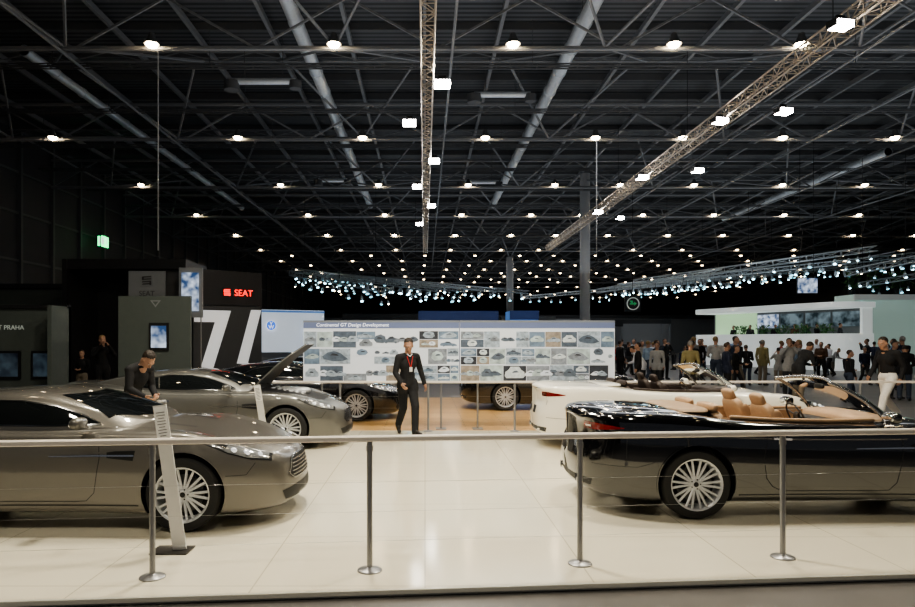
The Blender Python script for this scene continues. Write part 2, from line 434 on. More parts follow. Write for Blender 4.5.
# ------------------------------------------------------------------ car maker
def pchip(tab):
    xs=[a for a,_ in tab]; ys=[b for _,b in tab]; n=len(xs)
    h=[xs[i+1]-xs[i] for i in range(n-1)]; d=[(ys[i+1]-ys[i])/h[i] for i in range(n-1)]
    m=[d[0]]+[0 if d[i-1]*d[i]<=0 else 2*d[i-1]*d[i]/(d[i-1]+d[i]) for i in range(1,n-1)]+[d[-1]]
    def f(x):
        if x<=xs[0]: return ys[0]
        if x>=xs[-1]: return ys[-1]
        i=0
        while x>xs[i+1]: i+=1
        t=(x-xs[i])/h[i]
        return ys[i]*(1+2*t)*(1-t)**2+m[i]*h[i]*t*(1-t)**2+ys[i+1]*t*t*(3-2*t)+m[i+1]*h[i]*t*t*(t-1)
    return f
def catmull(P,k):
    P=[P[0]]+list(P)+[P[-1]]; out=[]
    for i in range(1,len(P)-2):
        a,b,c,d=P[i-1],P[i],P[i+1],P[i+2]
        for j in range(k):
            t=j/k
            out.append(tuple(.5*((2*b[q])+(-a[q]+c[q])*t+(2*a[q]-5*b[q]+4*c[q]-d[q])*t*t+(-a[q]+3*b[q]-3*c[q]+d[q])*t**3) for q in range(len(b))))
    out.append(tuple(P[-2])); return out
XF,XR=2.35,-2.40
f_hw=pchip([(-2.4,.93),(-1.7,.935),(-1.34,.95),(-.8,.915),(0,.885),(.6,.89),(1.4,.925),(1.7,.915),(2.35,.89)])
f_zc=pchip([(-2.4,.985),(-2.32,1.03),(-2.15,1.045),(-1.8,1.04),(-1.3,1.01),(-.8,.96),(0,.93),(.8,.955),(1.2,.90),(1.6,.825),(2.0,.73),(2.2,.672),(2.3,.635),(2.35,.59)])
f_zs=pchip([(-2.4,.90),(-2.3,.955),(-2.1,.985),(-1.8,.995),(-1.34,.975),(-.8,.915),(0,.885),(.6,.885),(1.0,.885),(1.4,.87),(1.75,.785),(2.05,.68),(2.25,.60),(2.35,.55)])
f_zm=pchip([(-2.4,.6),(-1.34,.62),(0,.58),(1.4,.58),(2.35,.45)])
f_zb=pchip([(-2.4,.24),(-2.2,.19),(-1.7,.16),(0,.15),(1.7,.14),(2.2,.15),(2.35,.22)])
def fac(x):
    if x>1.45: return max(0,1-((x-1.45)/(XF-1.45))**2.5)**(1/2.5)
    if x<-1.5: return max(0,1-((-1.5-x)/(-1.5-XR))**2.8)**(1/2.8)
    return 1.
def section(x):
    hw=max(.012,f_hw(x)*fac(x)); zb,zm,zs,zc=f_zb(x),f_zm(x),f_zs(x),f_zc(x)
    cp=[(0,zb),(.7*hw,zb),(.92*hw,zb+.015),(.965*hw,zb+.1),(.995*hw,zm-.1),(1.0*hw,zm),(.985*hw,zm+.55*(zs-zm)),(.945*hw,zs-.025),(.86*hw,zs+.008),(.68*hw,zs+.4*(zc-zs)),(.4*hw,zs+.82*(zc-zs)),(0,zc)]
    return catmull(cp,4)
TG=pchip([(.2,.05),(.35,.0),(.5,-.01),(.66,.02),(.74,.06),(.88,.05),(.97,.0),(1.05,-.01)])
NG=pchip([(.1,-.05),(.25,0),(.4,-.02),(.6,-.06),(.8,-.08)])
def tail_shift(x,z):
    s=min(1,max(0,(-1.95-x)/.45)); s=s*s
    n=min(1,max(0,(x-1.9)/.45))**2
    return x+s*TG(z)+n*NG(z)
def body_mesh():
    xs=[]
    for i in range(17): t=pi/2*(1-i/17.); xs.append(-1.5-(-1.5-XR)*sin(t)**(2/2.8) if i else XR+.0004)
    n=50
    for i in range(n): xs.append(-1.5+2.95*i/n)
    for i in range(21): t=pi/2*i/20.; xs.append(1.45+(XF-1.45)*sin(t)**(2/2.5) if i<20 else XF-.0004)
    mb=MB(); rows=[]
    for x in xs:
        s=section(x); r=[Vector((tail_shift(x,z),y,z)) for y,z in s]; l=[Vector((p.x,-p.y,p.z)) for p in r[-2:0:-1]]
        rows.append(r+l)
    N=len(rows[0]); vs=[p for r in rows for p in r]; fs=[]
    for j in range(len(rows)-1):
        for k in range(N): fs.append((j*N+k,j*N+(k+1)%N,(j+1)*N+(k+1)%N,(j+1)*N+k))
    fs.append(tuple(range(N))); L=(len(rows)-1)*N; fs.append(tuple(L+k for k in range(N-1,-1,-1)))
    mb.add(vs,fs,PAINT); return mb.build('b',recalc=True)
def smoothbvh(me):
    return BVHTree.FromPolygons([v.co.copy() for v in me.vertices],[list(p.vertices) for p in me.polygons])
def resample(c,n):
    c=[Vector(p) for p in c]; L=[0]
    for i in range(len(c)-1): L.append(L[-1]+(c[i+1]-c[i]).length)
    out=[]
    for k in range(n):
        t=L[-1]*k/(n-1); i=0
        while i<len(L)-2 and t>L[i+1]: i+=1
        out.append(c[i].lerp(c[i+1],(t-L[i])/max(1e-9,L[i+1]-L[i])))
    return out
def drape(mb,bvh,top,bot,d,mat,off=.003,cols=20,rows=6):
    d=Vector(d).normalized(); T=resample(top,cols);B_=resample(bot,cols); g=[]
    for j in range(rows+1):
        r=[]
        for a,b in zip(T,B_):
            p=a.lerp(b,j/rows); hit=bvh.ray_cast(p-d*1.5,d,4)
            if hit[0] is None:
                hit=bvh.find_nearest(p)
            nrm=hit[1] if hit[1].dot(d)<0 else -hit[1]
            r.append(hit[0]+nrm*off)
        g.append(r)
    mb.grid(g,mat)
    return g
def seam(mb,bvh,line,d,mat,w=.006,off=.0015,n=24):
    P=resample(line,n); d=Vector(d).normalized(); a=[];b=[]
    for i,p in enumerate(P):
        t=(P[min(i+1,n-1)]-P[max(i-1,0)]).normalized(); s=t.cross(d).normalized()*w/2
        a.append(p+s); b.append(p-s)
    drape(mb,bvh,a,b,d,mat,off,n,1)

BODY=body_mesh(); BB=smoothbvh(BODY)
g_hb=pchip([(-2.0,.2),(-1.9,.42),(-1.6,.57),(-1.2,.69),(-.8,.755),(-.3,.77),(.2,.755),(.55,.71),(.75,.63),(.88,.5),(.95,.3),(.98,.05)])
g_zt=pchip([(-2.0,1.0),(-1.7,1.065),(-1.3,1.15),(-.9,1.215),(-.6,1.24),(-.3,1.25),(0,1.228),(.25,1.172),(.5,1.095),(.75,1.012),(.98,.935)])
def green_mesh():
    rows=[]
    for i in range(61):
        x=-2.0+2.98*i/60; hb=g_hb(x); zt=g_zt(x); q=zt-.9
        cp=[(hb,.84),(hb,.90),(hb*.965,.9+.25*q),(hb*.88,.9+.62*q),(hb*.79,.9+.85*q),(hb*.55,.9+.965*q),(0,zt)]
        s=catmull(cp,4); r=[Vector((x,y,z)) for y,z in s]; l=[Vector((x,-y,z)) for y,z in s[-2::-1]]
        rows.append(r+l)
    mb=MB(); mb.grid(rows,PAINT); return mb.build('g',60,recalc=True)
GREEN=green_mesh(); GB=smoothbvh(GREEN)

def cutters(cab):
    mb=MB()
    for x in (1.40,-1.34):
        for s in (-1,1):
            mb.tube((x,s*.66,.345),(x,s*1.3,.345),.372,black,n=40)
    if cab:
        P=[]
        n=32
        for k in range(n):
            a=2*pi*k/n; c,s_=cos(a),sin(a)
            P.append((-.16+.86*math.copysign(abs(c)**.35,c),.645*math.copysign(abs(s_)**.35,s_)))
        vs=[(x,y,.42) for x,y in P]+[(x,y,1.5) for x,y in P]
        mb.add(vs,[(k,(k+1)%n,n+(k+1)%n,n+k) for k in range(n)]+[tuple(range(n-1,-1,-1)),tuple(range(n,2*n))],black)
    return mb.build('cut',recalc=True)
def cut_body(cab):
    o=bpy.data.objects.new('c',cutters(cab)); COL.objects.link(o)
    r=eval_mods(BODY.copy(),[('BOOLEAN',dict(operation='DIFFERENCE',solver='EXACT',object=o))])
    bpy.data.objects.remove(o)
    r.materials.clear(); r.materials.append(PAINT); r.materials.append(black); r.materials.append(leather)
    for p in r.polygons:
        c=p.center; mi=0
        for x in (1.40,-1.34):
            rr=math.hypot(c.x-x,c.z-.345)
            if abs(c.y)>.655 and rr<.3725: mi=1
            if abs(abs(c.y)-.66)<.004 and rr<.372: mi=1
        if cab and abs(c.x+.16)<.862 and abs(c.y)<.647 and .41<c.z<1.2:
            if bool(abs(p.normal.z)<.35) or c.z<.43: mi=2
        p.material_index=mi
    return r

def wheel_parts():
    mb=MB()
    mb.lathe([(.238,.118),(.25,.122),(.252,.112),(.232,.098),(.222,.06),(.222,-.11),(.24,-.12)],alloy,'y',48)
    mb.lathe([(0,.095),(.03,.095),(.036,.088),(.062,.082),(.07,.06),(.07,0)],alloy,'y',32)
    mb.lathe([(0,.1),(.024,.098)],black,'y',20)
    for k in range(10):
        a=2*pi*k/10
        for s in (-1,1):
            a0=a+s*.12; a1=a+s*.13
            p0=Vector((.055*cos(a0),.078,.055*sin(a0))); p1=Vector((.232*cos(a1),.102,.232*sin(a1)))
            mb.tube(p0,p1,.0125,alloy,.0125,n=6)
    for k in range(5):
        a=2*pi*(k+.5)/5; mb.tube((.045*cos(a),.08,.045*sin(a)),(.045*cos(a),.09,.045*sin(a)),.007,black,n=6)
    rim=mb.build('wheel',35)
    mb=MB(); mb.lathe([(.245,-.12),(.28,-.127),(.315,-.12),(.33,-.10),(.335,-.06),(.335,.06),(.33,.10),(.315,.12),(.28,.127),(.245,.12)],rubber,'y',56,closed=True)
    tyre=mb.build('tyre',40)
    mb=MB(); dk=M('brake_disc_steel',(.12,.12,.12),.35,.9)
    mb.lathe([(.0,.03),(.17,.03),(.17,.005),(0,.005)],dk,'y',32); mb.lathe([(0,-.03),(.225,-.03)],black,'y',32)
    mb.ell((.13,.03,.02),(.035,.03,.08),black,e=.6)
    disc=mb.build('brake_disc',40)
    return rim,tyre,disc
RIM,TYRE,DISC=wheel_parts()

def mirror_mesh(s):
    mb=MB(); mb.ell((0,s*.11,.05),(.055,.105,.055),PAINT,e=.75,nu=20,nv=12); mb.tube((.02,s*-.06,-.01),(.01,s*.05,.02),.018,PAINT,n=8)
    mb.ell((-.045,s*.11,.05),(.016,.085,.04),chrome,e=.8); return mb.build('wing_mirror',60)

def make_proto(kind):  # coupe / open / cab
    cab=kind=='cab'; parts=[]
    sealm=black
    mb=MB(); mb.addmesh(cut_body(cab))
    for s in (-1,1):
        d=(0,-s,0); S=lambda P:[(x,s*.9,z) for x,z in P]
        seam(mb,BB,S([(.62,.86),(.66,.7),(.60,.35),(.52,.27),(-.55,.27),(-.66,.36),(-.70,.6),(-.62,.9)]),d,sealm,.007)
        seam(mb,BB,S([(1.0,.235),(-.93,.235)]),d,sealm,.012)
        seam(mb,BB,S([(-1.75,.55),(-1.9,.5),(-2.28,.5)]),d,sealm,.005)
        seam(mb,BB,S([(1.78,.50),(1.95,.50),(2.02,.60)]),d,sealm,.005)
        drape(mb,BB,S([(.98,.73),(.80,.725),(.72,.715)]),S([(.96,.64),(.80,.655),(.72,.665)]),d,black,.002)
        drape(mb,BB,S([(.97,.695),(.6,.69),(.2,.68)]),S([(.97,.678),(.6,.677),(.2,.672)]),d,chrome,.008)
    if kind!='open':
        for s in (-1,1):
            seam(mb,BB,[(.72,s*.66,1),(1.2,s*.62,1),(1.7,s*.52,1),(2.0,s*.38,1),(2.08,s*.2,1),(2.1,0,1)],(0,0,-1),sealm,.006)
            drape(mb,BB,[(1.35,s*.30,1),(1.1,s*.34,1)],[(1.35,s*.38,1),(1.1,s*.42,1)],(0,0,-1),black,.002)
    else:
        drape(mb,BB,[(.74,-.62,1),(1.3,-.6,1),(1.7,-.5,1),(1.92,-.38,1)],[(.74,.62,1),(1.3,.6,1),(1.7,.5,1),(1.92,.38,1)],(0,0,-1),black,.002,rows=12)
    for s in (-1,1):
        seam(mb,BB,[(-1.62 if not cab else -1.45,s*.02,1),(-1.62 if not cab else -1.45,s*.55,1),(-1.8,s*.62,1),(-2.33,s*.60,1)],(0,0,-1),sealm,.006)
    drape(mb,BB,[(-2.4,-.27,.66),(-2.4,.27,.66)],[(-2.4,-.27,.54),(-2.4,.27,.54)],(1,0,0),black,.002)
    drape(mb,BB,[(-2.4,-.62,.34),(-2.4,.62,.34)],[(-2.4,-.58,.27),(-2.4,.58,.27)],(1,0,0),black,.002)
    drape(mb,BB,[(-2.4,-.42,.955),(-2.4,.42,.955)],[(-2.4,-.42,.945),(-2.4,.42,.945)],(1,0,0),chrome,.004)
    for s in (-1,1): mb.tube((-2.20,s*.38,.31),(-2.385,s*.38,.31),.040,chrome,n=20,caps=False); mb.tube((-2.20,s*.38,.31),(-2.378,s*.38,.31),.034,black,n=20)
    for x in (1.40,-1.34):
        for s in (-1,1):
            pts=[]
            for k in range(25):
                a=pi*(-.08+1.16*k/24); pts.append((x+.380*cos(a),s*.9,.345+.380*sin(a)))
            pts=[p for p in pts if p[2]>.2]
            seam(mb,BB,pts,(0,-s,0),PAINT,.014,.006,30)
    parts.append(('body',mb.build('body',32),None,(0,0,0),(0,0,0),None))
    F=lambda P:[(2.3,y,z) for y,z in P]
    mb=MB(); d=(-1,0,0)
    drape(mb,BB,F([(-.34,.575),(-.22,.595),(.22,.595),(.34,.575)]),F([(-.44,.44),(-.36,.39),(.36,.39),(.44,.44)]),d,black,.004,30,8)
    for k in range(5):
        z=.42+k*.034; w=.39-abs(z-.45)*.40
        drape(mb,BB,F([(-w,z+.005),(w,z+.005)]),F([(-w,z-.005),(w,z-.005)]),d,slatm,.015,30,1)
    for tp in ([(-.44,.44),(-.34,.575),(-.22,.595),(.22,.595),(.34,.575),(.44,.44)],[(-.44,.44),(-.36,.39),(.36,.39),(.44,.44)]):
        seam(mb,BB,F(tp),d,slatm,.012,.012,40)
    parts.append(('grille',mb.build('grille',50),None,(0,0,0),(0,0,0),'dark grille with horizontal metal slats'))
    mb=MB(); drape(mb,BB,F([(-.55,.30),(-.3,.33),(.3,.33),(.55,.30)]),F([(-.5,.21),(.5,.21)]),d,black,.003,30,4)
    parts.append(('air_intake',mb.build('air_intake',50),None,(0,0,0),(0,0,0),None))
    mb=MB(); drape(mb,BB,[(2.16,-.11,1),(2.18,0,1),(2.16,.11,1)],[(2.195,-.03,1),(2.205,0,1),(2.195,.03,1)],(0,0,-1),chrome,.006,12,2)
    drape(mb,BB,[(-2.3,-.11,1),(-2.31,0,1),(-2.3,.11,1)],[(-2.33,-.03,1),(-2.335,0,1),(-2.33,.03,1)],(0,0,-1),chrome,.006,12,2)
    parts.append(('winged_badge',mb.build('winged_badge',50),None,(0,0,0),(0,0,0),'small chrome winged badge'))
    for s in (-1,1):
        mb=MB(); dd=(-.30,-s*.85,-.42)
        H=lambda P:[(x,s*y,z) for x,y,z in P]
        drape(mb,BB,H([(1.60,.88,.815),(1.8,.82,.775),(1.97,.72,.73),(2.14,.58,.665)]),H([(1.58,.90,.80),(1.80,.88,.705),(1.98,.81,.645),(2.15,.66,.61)]),dd,lampdark,.003,20,6)
        drape(mb,BB,H([(1.64,.88,.803),(1.8,.83,.768),(1.97,.73,.722),(2.11,.60,.665)]),H([(1.64,.89,.79),(1.80,.875,.715),(1.98,.805,.655),(2.12,.67,.625)]),dd,lampglass,.006,20,6)
        for (xa,ya,za,xb,yb,zb_,rr_) in ((1.81,.83,.755,1.88,.86,.71,.030),(1.91,.79,.735,1.99,.81,.68,.034),(2.02,.70,.70,2.08,.73,.65,.026)):
            c=Vector(((xa+xb)/2,s*(ya+yb)/2,(za+zb_)/2)); hit=BB.ray_cast(c-Vector(dd).normalized()*1.5,Vector(dd).normalized(),4)
            if hit[0]:
                p=hit[0]+hit[1]*.004 if hit[1].dot(Vector(dd))<0 else hit[0]-hit[1]*.004
                mb.ell(p,(rr_,.016,rr_*.85),lamplens,nu=14,nv=8)
        drape(mb,BB,H([(1.70,.87,.79),(1.79,.83,.775)]),H([(1.69,.89,.775),(1.77,.875,.74)]),dd,chrome,.010,8,3)
        parts.append(('headlight',mb.build('headlight',60),None,(0,0,0),(0,0,0),None))
        mb=MB(); dd=(.72,-s*.68,0)
        drape(mb,BB,[(-2.42,s*.55,.90),(-2.33,s*.72,.90),(-2.2,s*.84,.885),(-2.08,s*.9,.87)],[(-2.42,s*.55,.83),(-2.33,s*.72,.83),(-2.2,s*.84,.845),(-2.08,s*.9,.86)],dd,redlamp,.005,16,5)
        drape(mb,BB,[(-2.42,s*.60,.872),(-2.35,s*.66,.872)],[(-2.42,s*.60,.853),(-2.35,s*.66,.853)],dd,chrome,.008,8,2)
        parts.append(('tail_light',mb.build('tail_light',60),None,(0,0,0),(0,0,0),'dark red tail light'))
        parts.append(('wing_mirror',mirror_mesh(s),None,(.50,s*.84,.93),(0,0,0),None))
        mb=MB(); drape(mb,BB,[(-.42,s*.9,.775),(-.60,s*.9,.785)],[(-.42,s*.9,.755),(-.60,s*.9,.765)],(0,-s,0),chrome,.012,8,2)
        parts.append(('door_handle',mb.build('door_handle',50),None,(0,0,0),(0,0,0),None))
    if not cab:
        parts.append(('roof',GREEN.copy(),None,(0,0,0),(0,0,0),None))
        mb=MB(); drape(mb,GB,[(.10,-.47,1.3),(.16,-.25,1.3),(.18,0,1.3),(.16,.25,1.3),(.10,.47,1.3)],[(.62,-.615,1.3),(.80,-.38,1.3),(.87,0,1.3),(.80,.38,1.3),(.62,.615,1.3)],(0,0,-1),tintglass,.004,28,12)
        parts.append(('windscreen',mb.build('windscreen',60),None,(0,0,0),(0,0,0),None))
        mb=MB(); drape(mb,GB,[(-.86,-.45,1.3),(-.82,0,1.3),(-.86,.45,1.3)],[(-1.62,-.36,1.3),(-1.7,0,1.3),(-1.62,.36,1.3)],(0,0,-1),tintglass,.004,20,12)
        parts.append(('rear_window',mb.build('rear_window',60),None,(0,0,0),(0,0,0),None))
        for s in (-1,1):
            mb=MB(); T=[(.56,s*.9,.955),(.40,s*.9,1.025),(.15,s*.9,1.105),(-.15,s*.9,1.153),(-.5,s*.9,1.157),(-.82,s*.9,1.10),(-1.05,s*.9,1.0)]
            B_=[(.58,s*.9,.94),(.1,s*.9,.935),(-.5,s*.9,.945),(-1.05,s*.9,.985)]
            drape(mb,GB,T,B_,(0,-s,0),tintglass,.004,26,8)
            seam(mb,GB,T,(0,-s,0),chrome,.010,.007,40); seam(mb,GB,B_,(0,-s,0),chrome,.010,.007,30)
            seam(mb,GB,[(-.62,s*.9,.95),(-.66,s*.9,1.15)],(0,-s,0),PAINT,.02,.007,8)
            parts.append(('side_window',mb.build('side_window',60),None,(0,0,0),(0,0,0),None))
    else:
        rows=[]
        for j in range(9):
            t=j/8; r=[]
            for k in range(21):
                s=-1+k/10
                bx,by,bz=.94-.30*s*s,.69*s,.955-.05*s*s; tx,ty,tz=.30-.14*s*s,.54*s,1.32-.04*s*s
                r.append(Vector((bx+(tx-bx)*t+.03*sin(pi*t),by+(ty-by)*t,bz+(tz-bz)*t+.03*sin(pi*t))))
            rows.append(r)
        mb=MB(); mb.grid(rows,clear); parts.append(('windscreen',mb.build('windscreen',60),None,(0,0,0),(0,0,0),None))
        mb=MB()
        edge=[r[0] for r in rows]+rows[-1]+[r[-1] for r in rows[::-1]]
        for a,b_ in zip(edge[:-1],edge[1:]):
            if (a-b_).length>1e-4: mb.capsule(a,b_,.018,.018,slatm,n=8,h=2)
        for k in range(20): mb.tube(rows[0][k],rows[0][k+1],.012,black,n=6)
        mb.ell((.35,0,1.22),(.02,.09,.03),black,e=.7)
        parts.append(('windscreen_frame',mb.build('windscreen_frame',60),None,(0,0,0),(0,0,0),'slim metallic windscreen frame'))
        mb=MB(); mb.ell((.62,0,.86),(.20,.62,.10),leather,e=.5,nu=24,nv=12); mb.box((.42,0,.66),(.5,.2,.3),leather)
        mb.ell((.46,0,.80),(.14,.60,.08),darkleather,e=.5,nu=24)
        parts.append(('dashboard',mb.build('dashboard',50),None,(0,0,0),(0,0,0),None))
        mb=MB(); R=Matrix.Rotation(radians(65),3,'Y')
        P=[Vector((.28,.34,.86))+R@Vector((.16*cos(a),.16*sin(a),0)) for a in [2*pi*k/28 for k in range(29)]]
        for a,b_ in zip(P[:-1],P[1:]): mb.capsule(a,b_,.010,.010,darkleather,n=6,h=1)
        mb.ell((.29,.34,.86),(.03,.05,.05),darkleather)
        for k in (0,9,19): mb.tube(P[k],(.29,.34,.86),.009,darkleather,n=6)
        parts.append(('steering_wheel',mb.build('steering_wheel',60),None,(0,0,0),(0,0,0),None))
        for s in (-1,1):
            mb=MB(); mb.ell((-.04,s*.34,.52),(.27,.24,.10),leather,e=.4,nu=28,nv=12)
            R=Matrix.Rotation(radians(-22),3,'Y')
            mb.ell((-.35,s*.34,.78),(.060,.225,.32),leather,R=R,e=.5,nu=32,nv=16)
            for q in (-1,1): mb.ell((-.31,s*.34+q*.185,.76),(.065,.040,.27),leather,R=R,e=.55,nu=20,nv=14)
            mb.ell((-.485,s*.34,1.10),(.036,.13,.075),leather,R=R,e=.55,nu=28,nv=12)
            for q in (-1,1): mb.tube((-.44,s*.34+q*.045,1.0),(-.475,s*.34+q*.045,1.08),.007,chrome,n=6)
            parts.append(('seat',mb.build('seat',45),None,(0,0,0),(0,0,0),'slim leather seat with headrest'))
            mb=MB(); mb.ell((-.76,s*.32,.60),(.16,.22,.10),leather,e=.4,nu=24); mb.ell((-.92,s*.32,.82),(.055,.27,.19),leather,R=R,e=.5,nu=28,nv=12)
            mb.ell((-1.0,s*.32,1.03),(.05,.22,.045),leather,e=.6,nu=24)
            parts.append(('rear_seat',mb.build('rear_seat',45),None,(0,0,0),(0,0,0),None))
            mb=MB(); P=[(-.9,s*.655,.955),(-.5,s*.665,.93),(0,s*.67,.92),(.5,s*.665,.925)]
            for a,b_ in zip(P[:-1],P[1:]): mb.capsule(a,b_,.020,.020,leather,n=8,h=2)
            parts.append(('door_trim',mb.build('door_trim',60),None,(0,0,0),(0,0,0),None))
        mb=MB(); mb.ell((-1.22,0,1.0),(.20,.60,.035),M('tonneau_beige',(.36,.25,.16),.6),e=.6,nu=32,nv=10)
        parts.append(('tonneau_cover',mb.build('tonneau_cover',60),None,(0,0,0),(0,0,0),None))
    if kind=='open':
        tmp=MB(); g=drape(tmp,BB,[(.74,-.60,1),(1.3,-.57,1),(1.6,-.50,1),(1.85,-.40,1)],[(.74,.60,1),(1.3,.57,1),(1.6,.50,1),(1.85,.40,1)],(0,0,-1),PAINT,.0,24,20)
        o0=Vector((.76,0,.97)); mb=MB(); up=[[p-o0 for p in r] for r in g]; dn=[[p-Vector((0,0,.022)) for p in r] for r in up]
        under=M('bonnet_underside',(.05,.05,.05),.5)
        mb.grid(up,PAINT); mb.grid(dn,under)
        for ra,rb in ((up[0],dn[0]),(up[-1],dn[-1])): mb.grid([ra,rb],PAINT)
        mb.grid([[r[0] for r in up],[r[0] for r in dn]],PAINT); mb.grid([[r[-1] for r in up],[r[-1] for r in dn]],PAINT)
        parts.append(('bonnet',mb.build('bonnet',50),None,tuple(o0),(0,radians(-49),0),'bonnet panel propped open'))
        mb=MB()
        for k in range(6):
            for s in (-1,1): mb.ell((1.05+k*.1,s*.16,.91-k*.014),(.035,.12,.03),alloy,e=.7)
        mb.ell((1.3,0,.87),(.35,.12,.06),alloy,e=.6)
        parts.append(('engine',mb.build('engine',50),None,(0,0,0),(0,0,0),None))
    for x in (1.40,-1.34):
        for s in (-1,1):
            parts.append(('wheel',RIM,'wheel',(x,s*.795,.335),(0,0,0 if s>0 else pi),None))
    return parts
PROTO={k:make_proto(k) for k in ('coupe','open','cab')}
def paint(name,c,metal=.5,rough=.28,ci=1.5):
    return M(name,c,rough,metal,coat=1.,cior=ci)
def place_car(kind,loc,rot,pm,label,repl=None):
    root=E('car',loc,(0,0,rot),label=label,category='car')
    for (n,me,tag,l,r,lab) in PROTO[kind]:
        if tag=='wheel':
            w=O('wheel',me,root,l,r); O('tyre',TYRE,w); O('brake_disc',DISC,w); continue
        m2=me.copy()
        for i,mm in enumerate(m2.materials):
            if mm==PAINT: m2.materials[i]=pm
            elif repl and mm.name in repl: m2.materials[i]=repl[mm.name]
        O(n,m2,root,l,r,label=lab)
    return root
grey=paint('paint_warm_grey',(.175,.165,.148),.55,.38)
silver=paint('paint_silver',(.15,.148,.138),.5,.38)
onyx=paint('paint_black',(.004,.004,.005),.0,.1,1.75)
cream=paint('paint_cream',(.86,.82,.72),.0,.3)
navy=paint('paint_dark',(.008,.009,.012),.0,.2,1.6)
place_car('coupe',(-3.57,7.03,0),0,grey,'warm grey metallic sports coupe parked beside the railing')
place_car('open',(-3.58,11.6,0),0,silver,'grey sports coupe with its bonnet propped open')
place_car('coupe',(-2.85,15.4,0),0,navy,'black sports coupe on the wooden platform')
place_car('cab',(3.94,7.47,0),0,onyx,'black convertible with tan leather interior beside the railing')
place_car('cab',(4.19,11.45,0),0,cream,'cream convertible with dark interior and its roof down',repl={'tan_leather':M('brown_leather',(.035,.022,.017),.5),'tonneau_beige':cream})
place_car('coupe',(3.3,17.6,0),0,navy,'dark sports coupe on planks behind the poster boards')
place_car('coupe',(-3.6,21.7,HF),0,navy,'black coupe parked behind the wooden platform')

# ------------------------------------------------------------------ info stands
def info_stand(x,y,h,lean,s=1,lab=''):
    e=E('info_stand',(x,y,0),label=lab,category='information stand')
    mb=MB(); mb.box((-.06,0,.006),(.30*s,.22*s,.012),M('stand_base_dark',(.06,.055,.05),.4,.5)); O('base',mb.build('base'),e)
    mb=MB(); pl=M('stand_plate_white',(.66,.65,.63),.35,.05); R=Matrix.Rotation(lean,3,'Y')
    c=R@Vector((0,0,h/2)); mb.box((c.x,0,c.z+.01),(.11*s,.014,h),pl,R); mb.box((c.x*.6,.05,h*.3),(.03,.015,h*.6),pl,R)
    O('panel',mb.build('panel'),e)
    mb=MB(); pp=M('paper_white',(.85,.84,.82),.6); ink=M('ink_grey',(.15,.15,.15),.7)
    c=R@Vector((0,0,h*.88)); mb.box((c.x,-.009,c.z+.01),(.10*s,.003,h*.22),pp,R)
    for k in range(9):
        q=R@Vector((0,0,h*(.79+.02*k))); mb.box((q.x,-.0115,q.z+.01),(.07*s if k%3 else .05*s,.002,.006),ink,R)
    O('text_sheet',mb.build('text_sheet'),e)
info_stand(-2.0,5.60,1.19,radians(-8),1,'tall slim leaning pale information stand with a printed sheet')
info_stand(-2.36,10.3,1.05,radians(-9),.9,'slim leaning pale information stand by the grey coupe')

# ------------------------------------------------------------------ poster boards
random.seed(21)
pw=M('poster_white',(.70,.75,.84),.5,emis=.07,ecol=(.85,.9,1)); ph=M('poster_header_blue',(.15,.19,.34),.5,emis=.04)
shades=[M('poster_print_%s'%n,c,.5,noise=.8,nscale=sc) for n,c,sc in (('slate',(.10,.13,.18),13),('ice',(.45,.54,.66),9),('grey',(.24,.27,.32),15),('charcoal',(.04,.045,.06),8),('mist',(.36,.43,.52),18),('steel',(.17,.24,.34),10),('sand',(.30,.26,.22),12))]
hi=M('poster_highlight',(.62,.68,.76),.5,noise=.4,nscale=25); midb=M('poster_shade',(.12,.15,.20),.5,noise=.5,nscale=25)
SILS=[[(0,.1),(.02,.3),(.12,.42),(.3,.5),(.42,.72),(.6,.78),(.75,.6),(.95,.52),(1,.3),(.98,.12),(.85,.1),(.8,.0),(.7,.1),(.3,.1),(.24,0),(.15,.1)],
 [(.1,.0),(.02,.2),(.05,.6),(.2,.8),(.3,1.1),(.7,1.1),(.8,.8),(.95,.6),(.98,.2),(.9,0)],
 [(0,.2),(.3,.75),(.55,.95),(.8,.8),(1,.45),(.95,.2),(.6,.0),(.25,.0)],
 [(.3,0),(.15,.3),(.2,.8),(.45,1.05),(.75,.85),(.85,.4),(.7,.05)]]
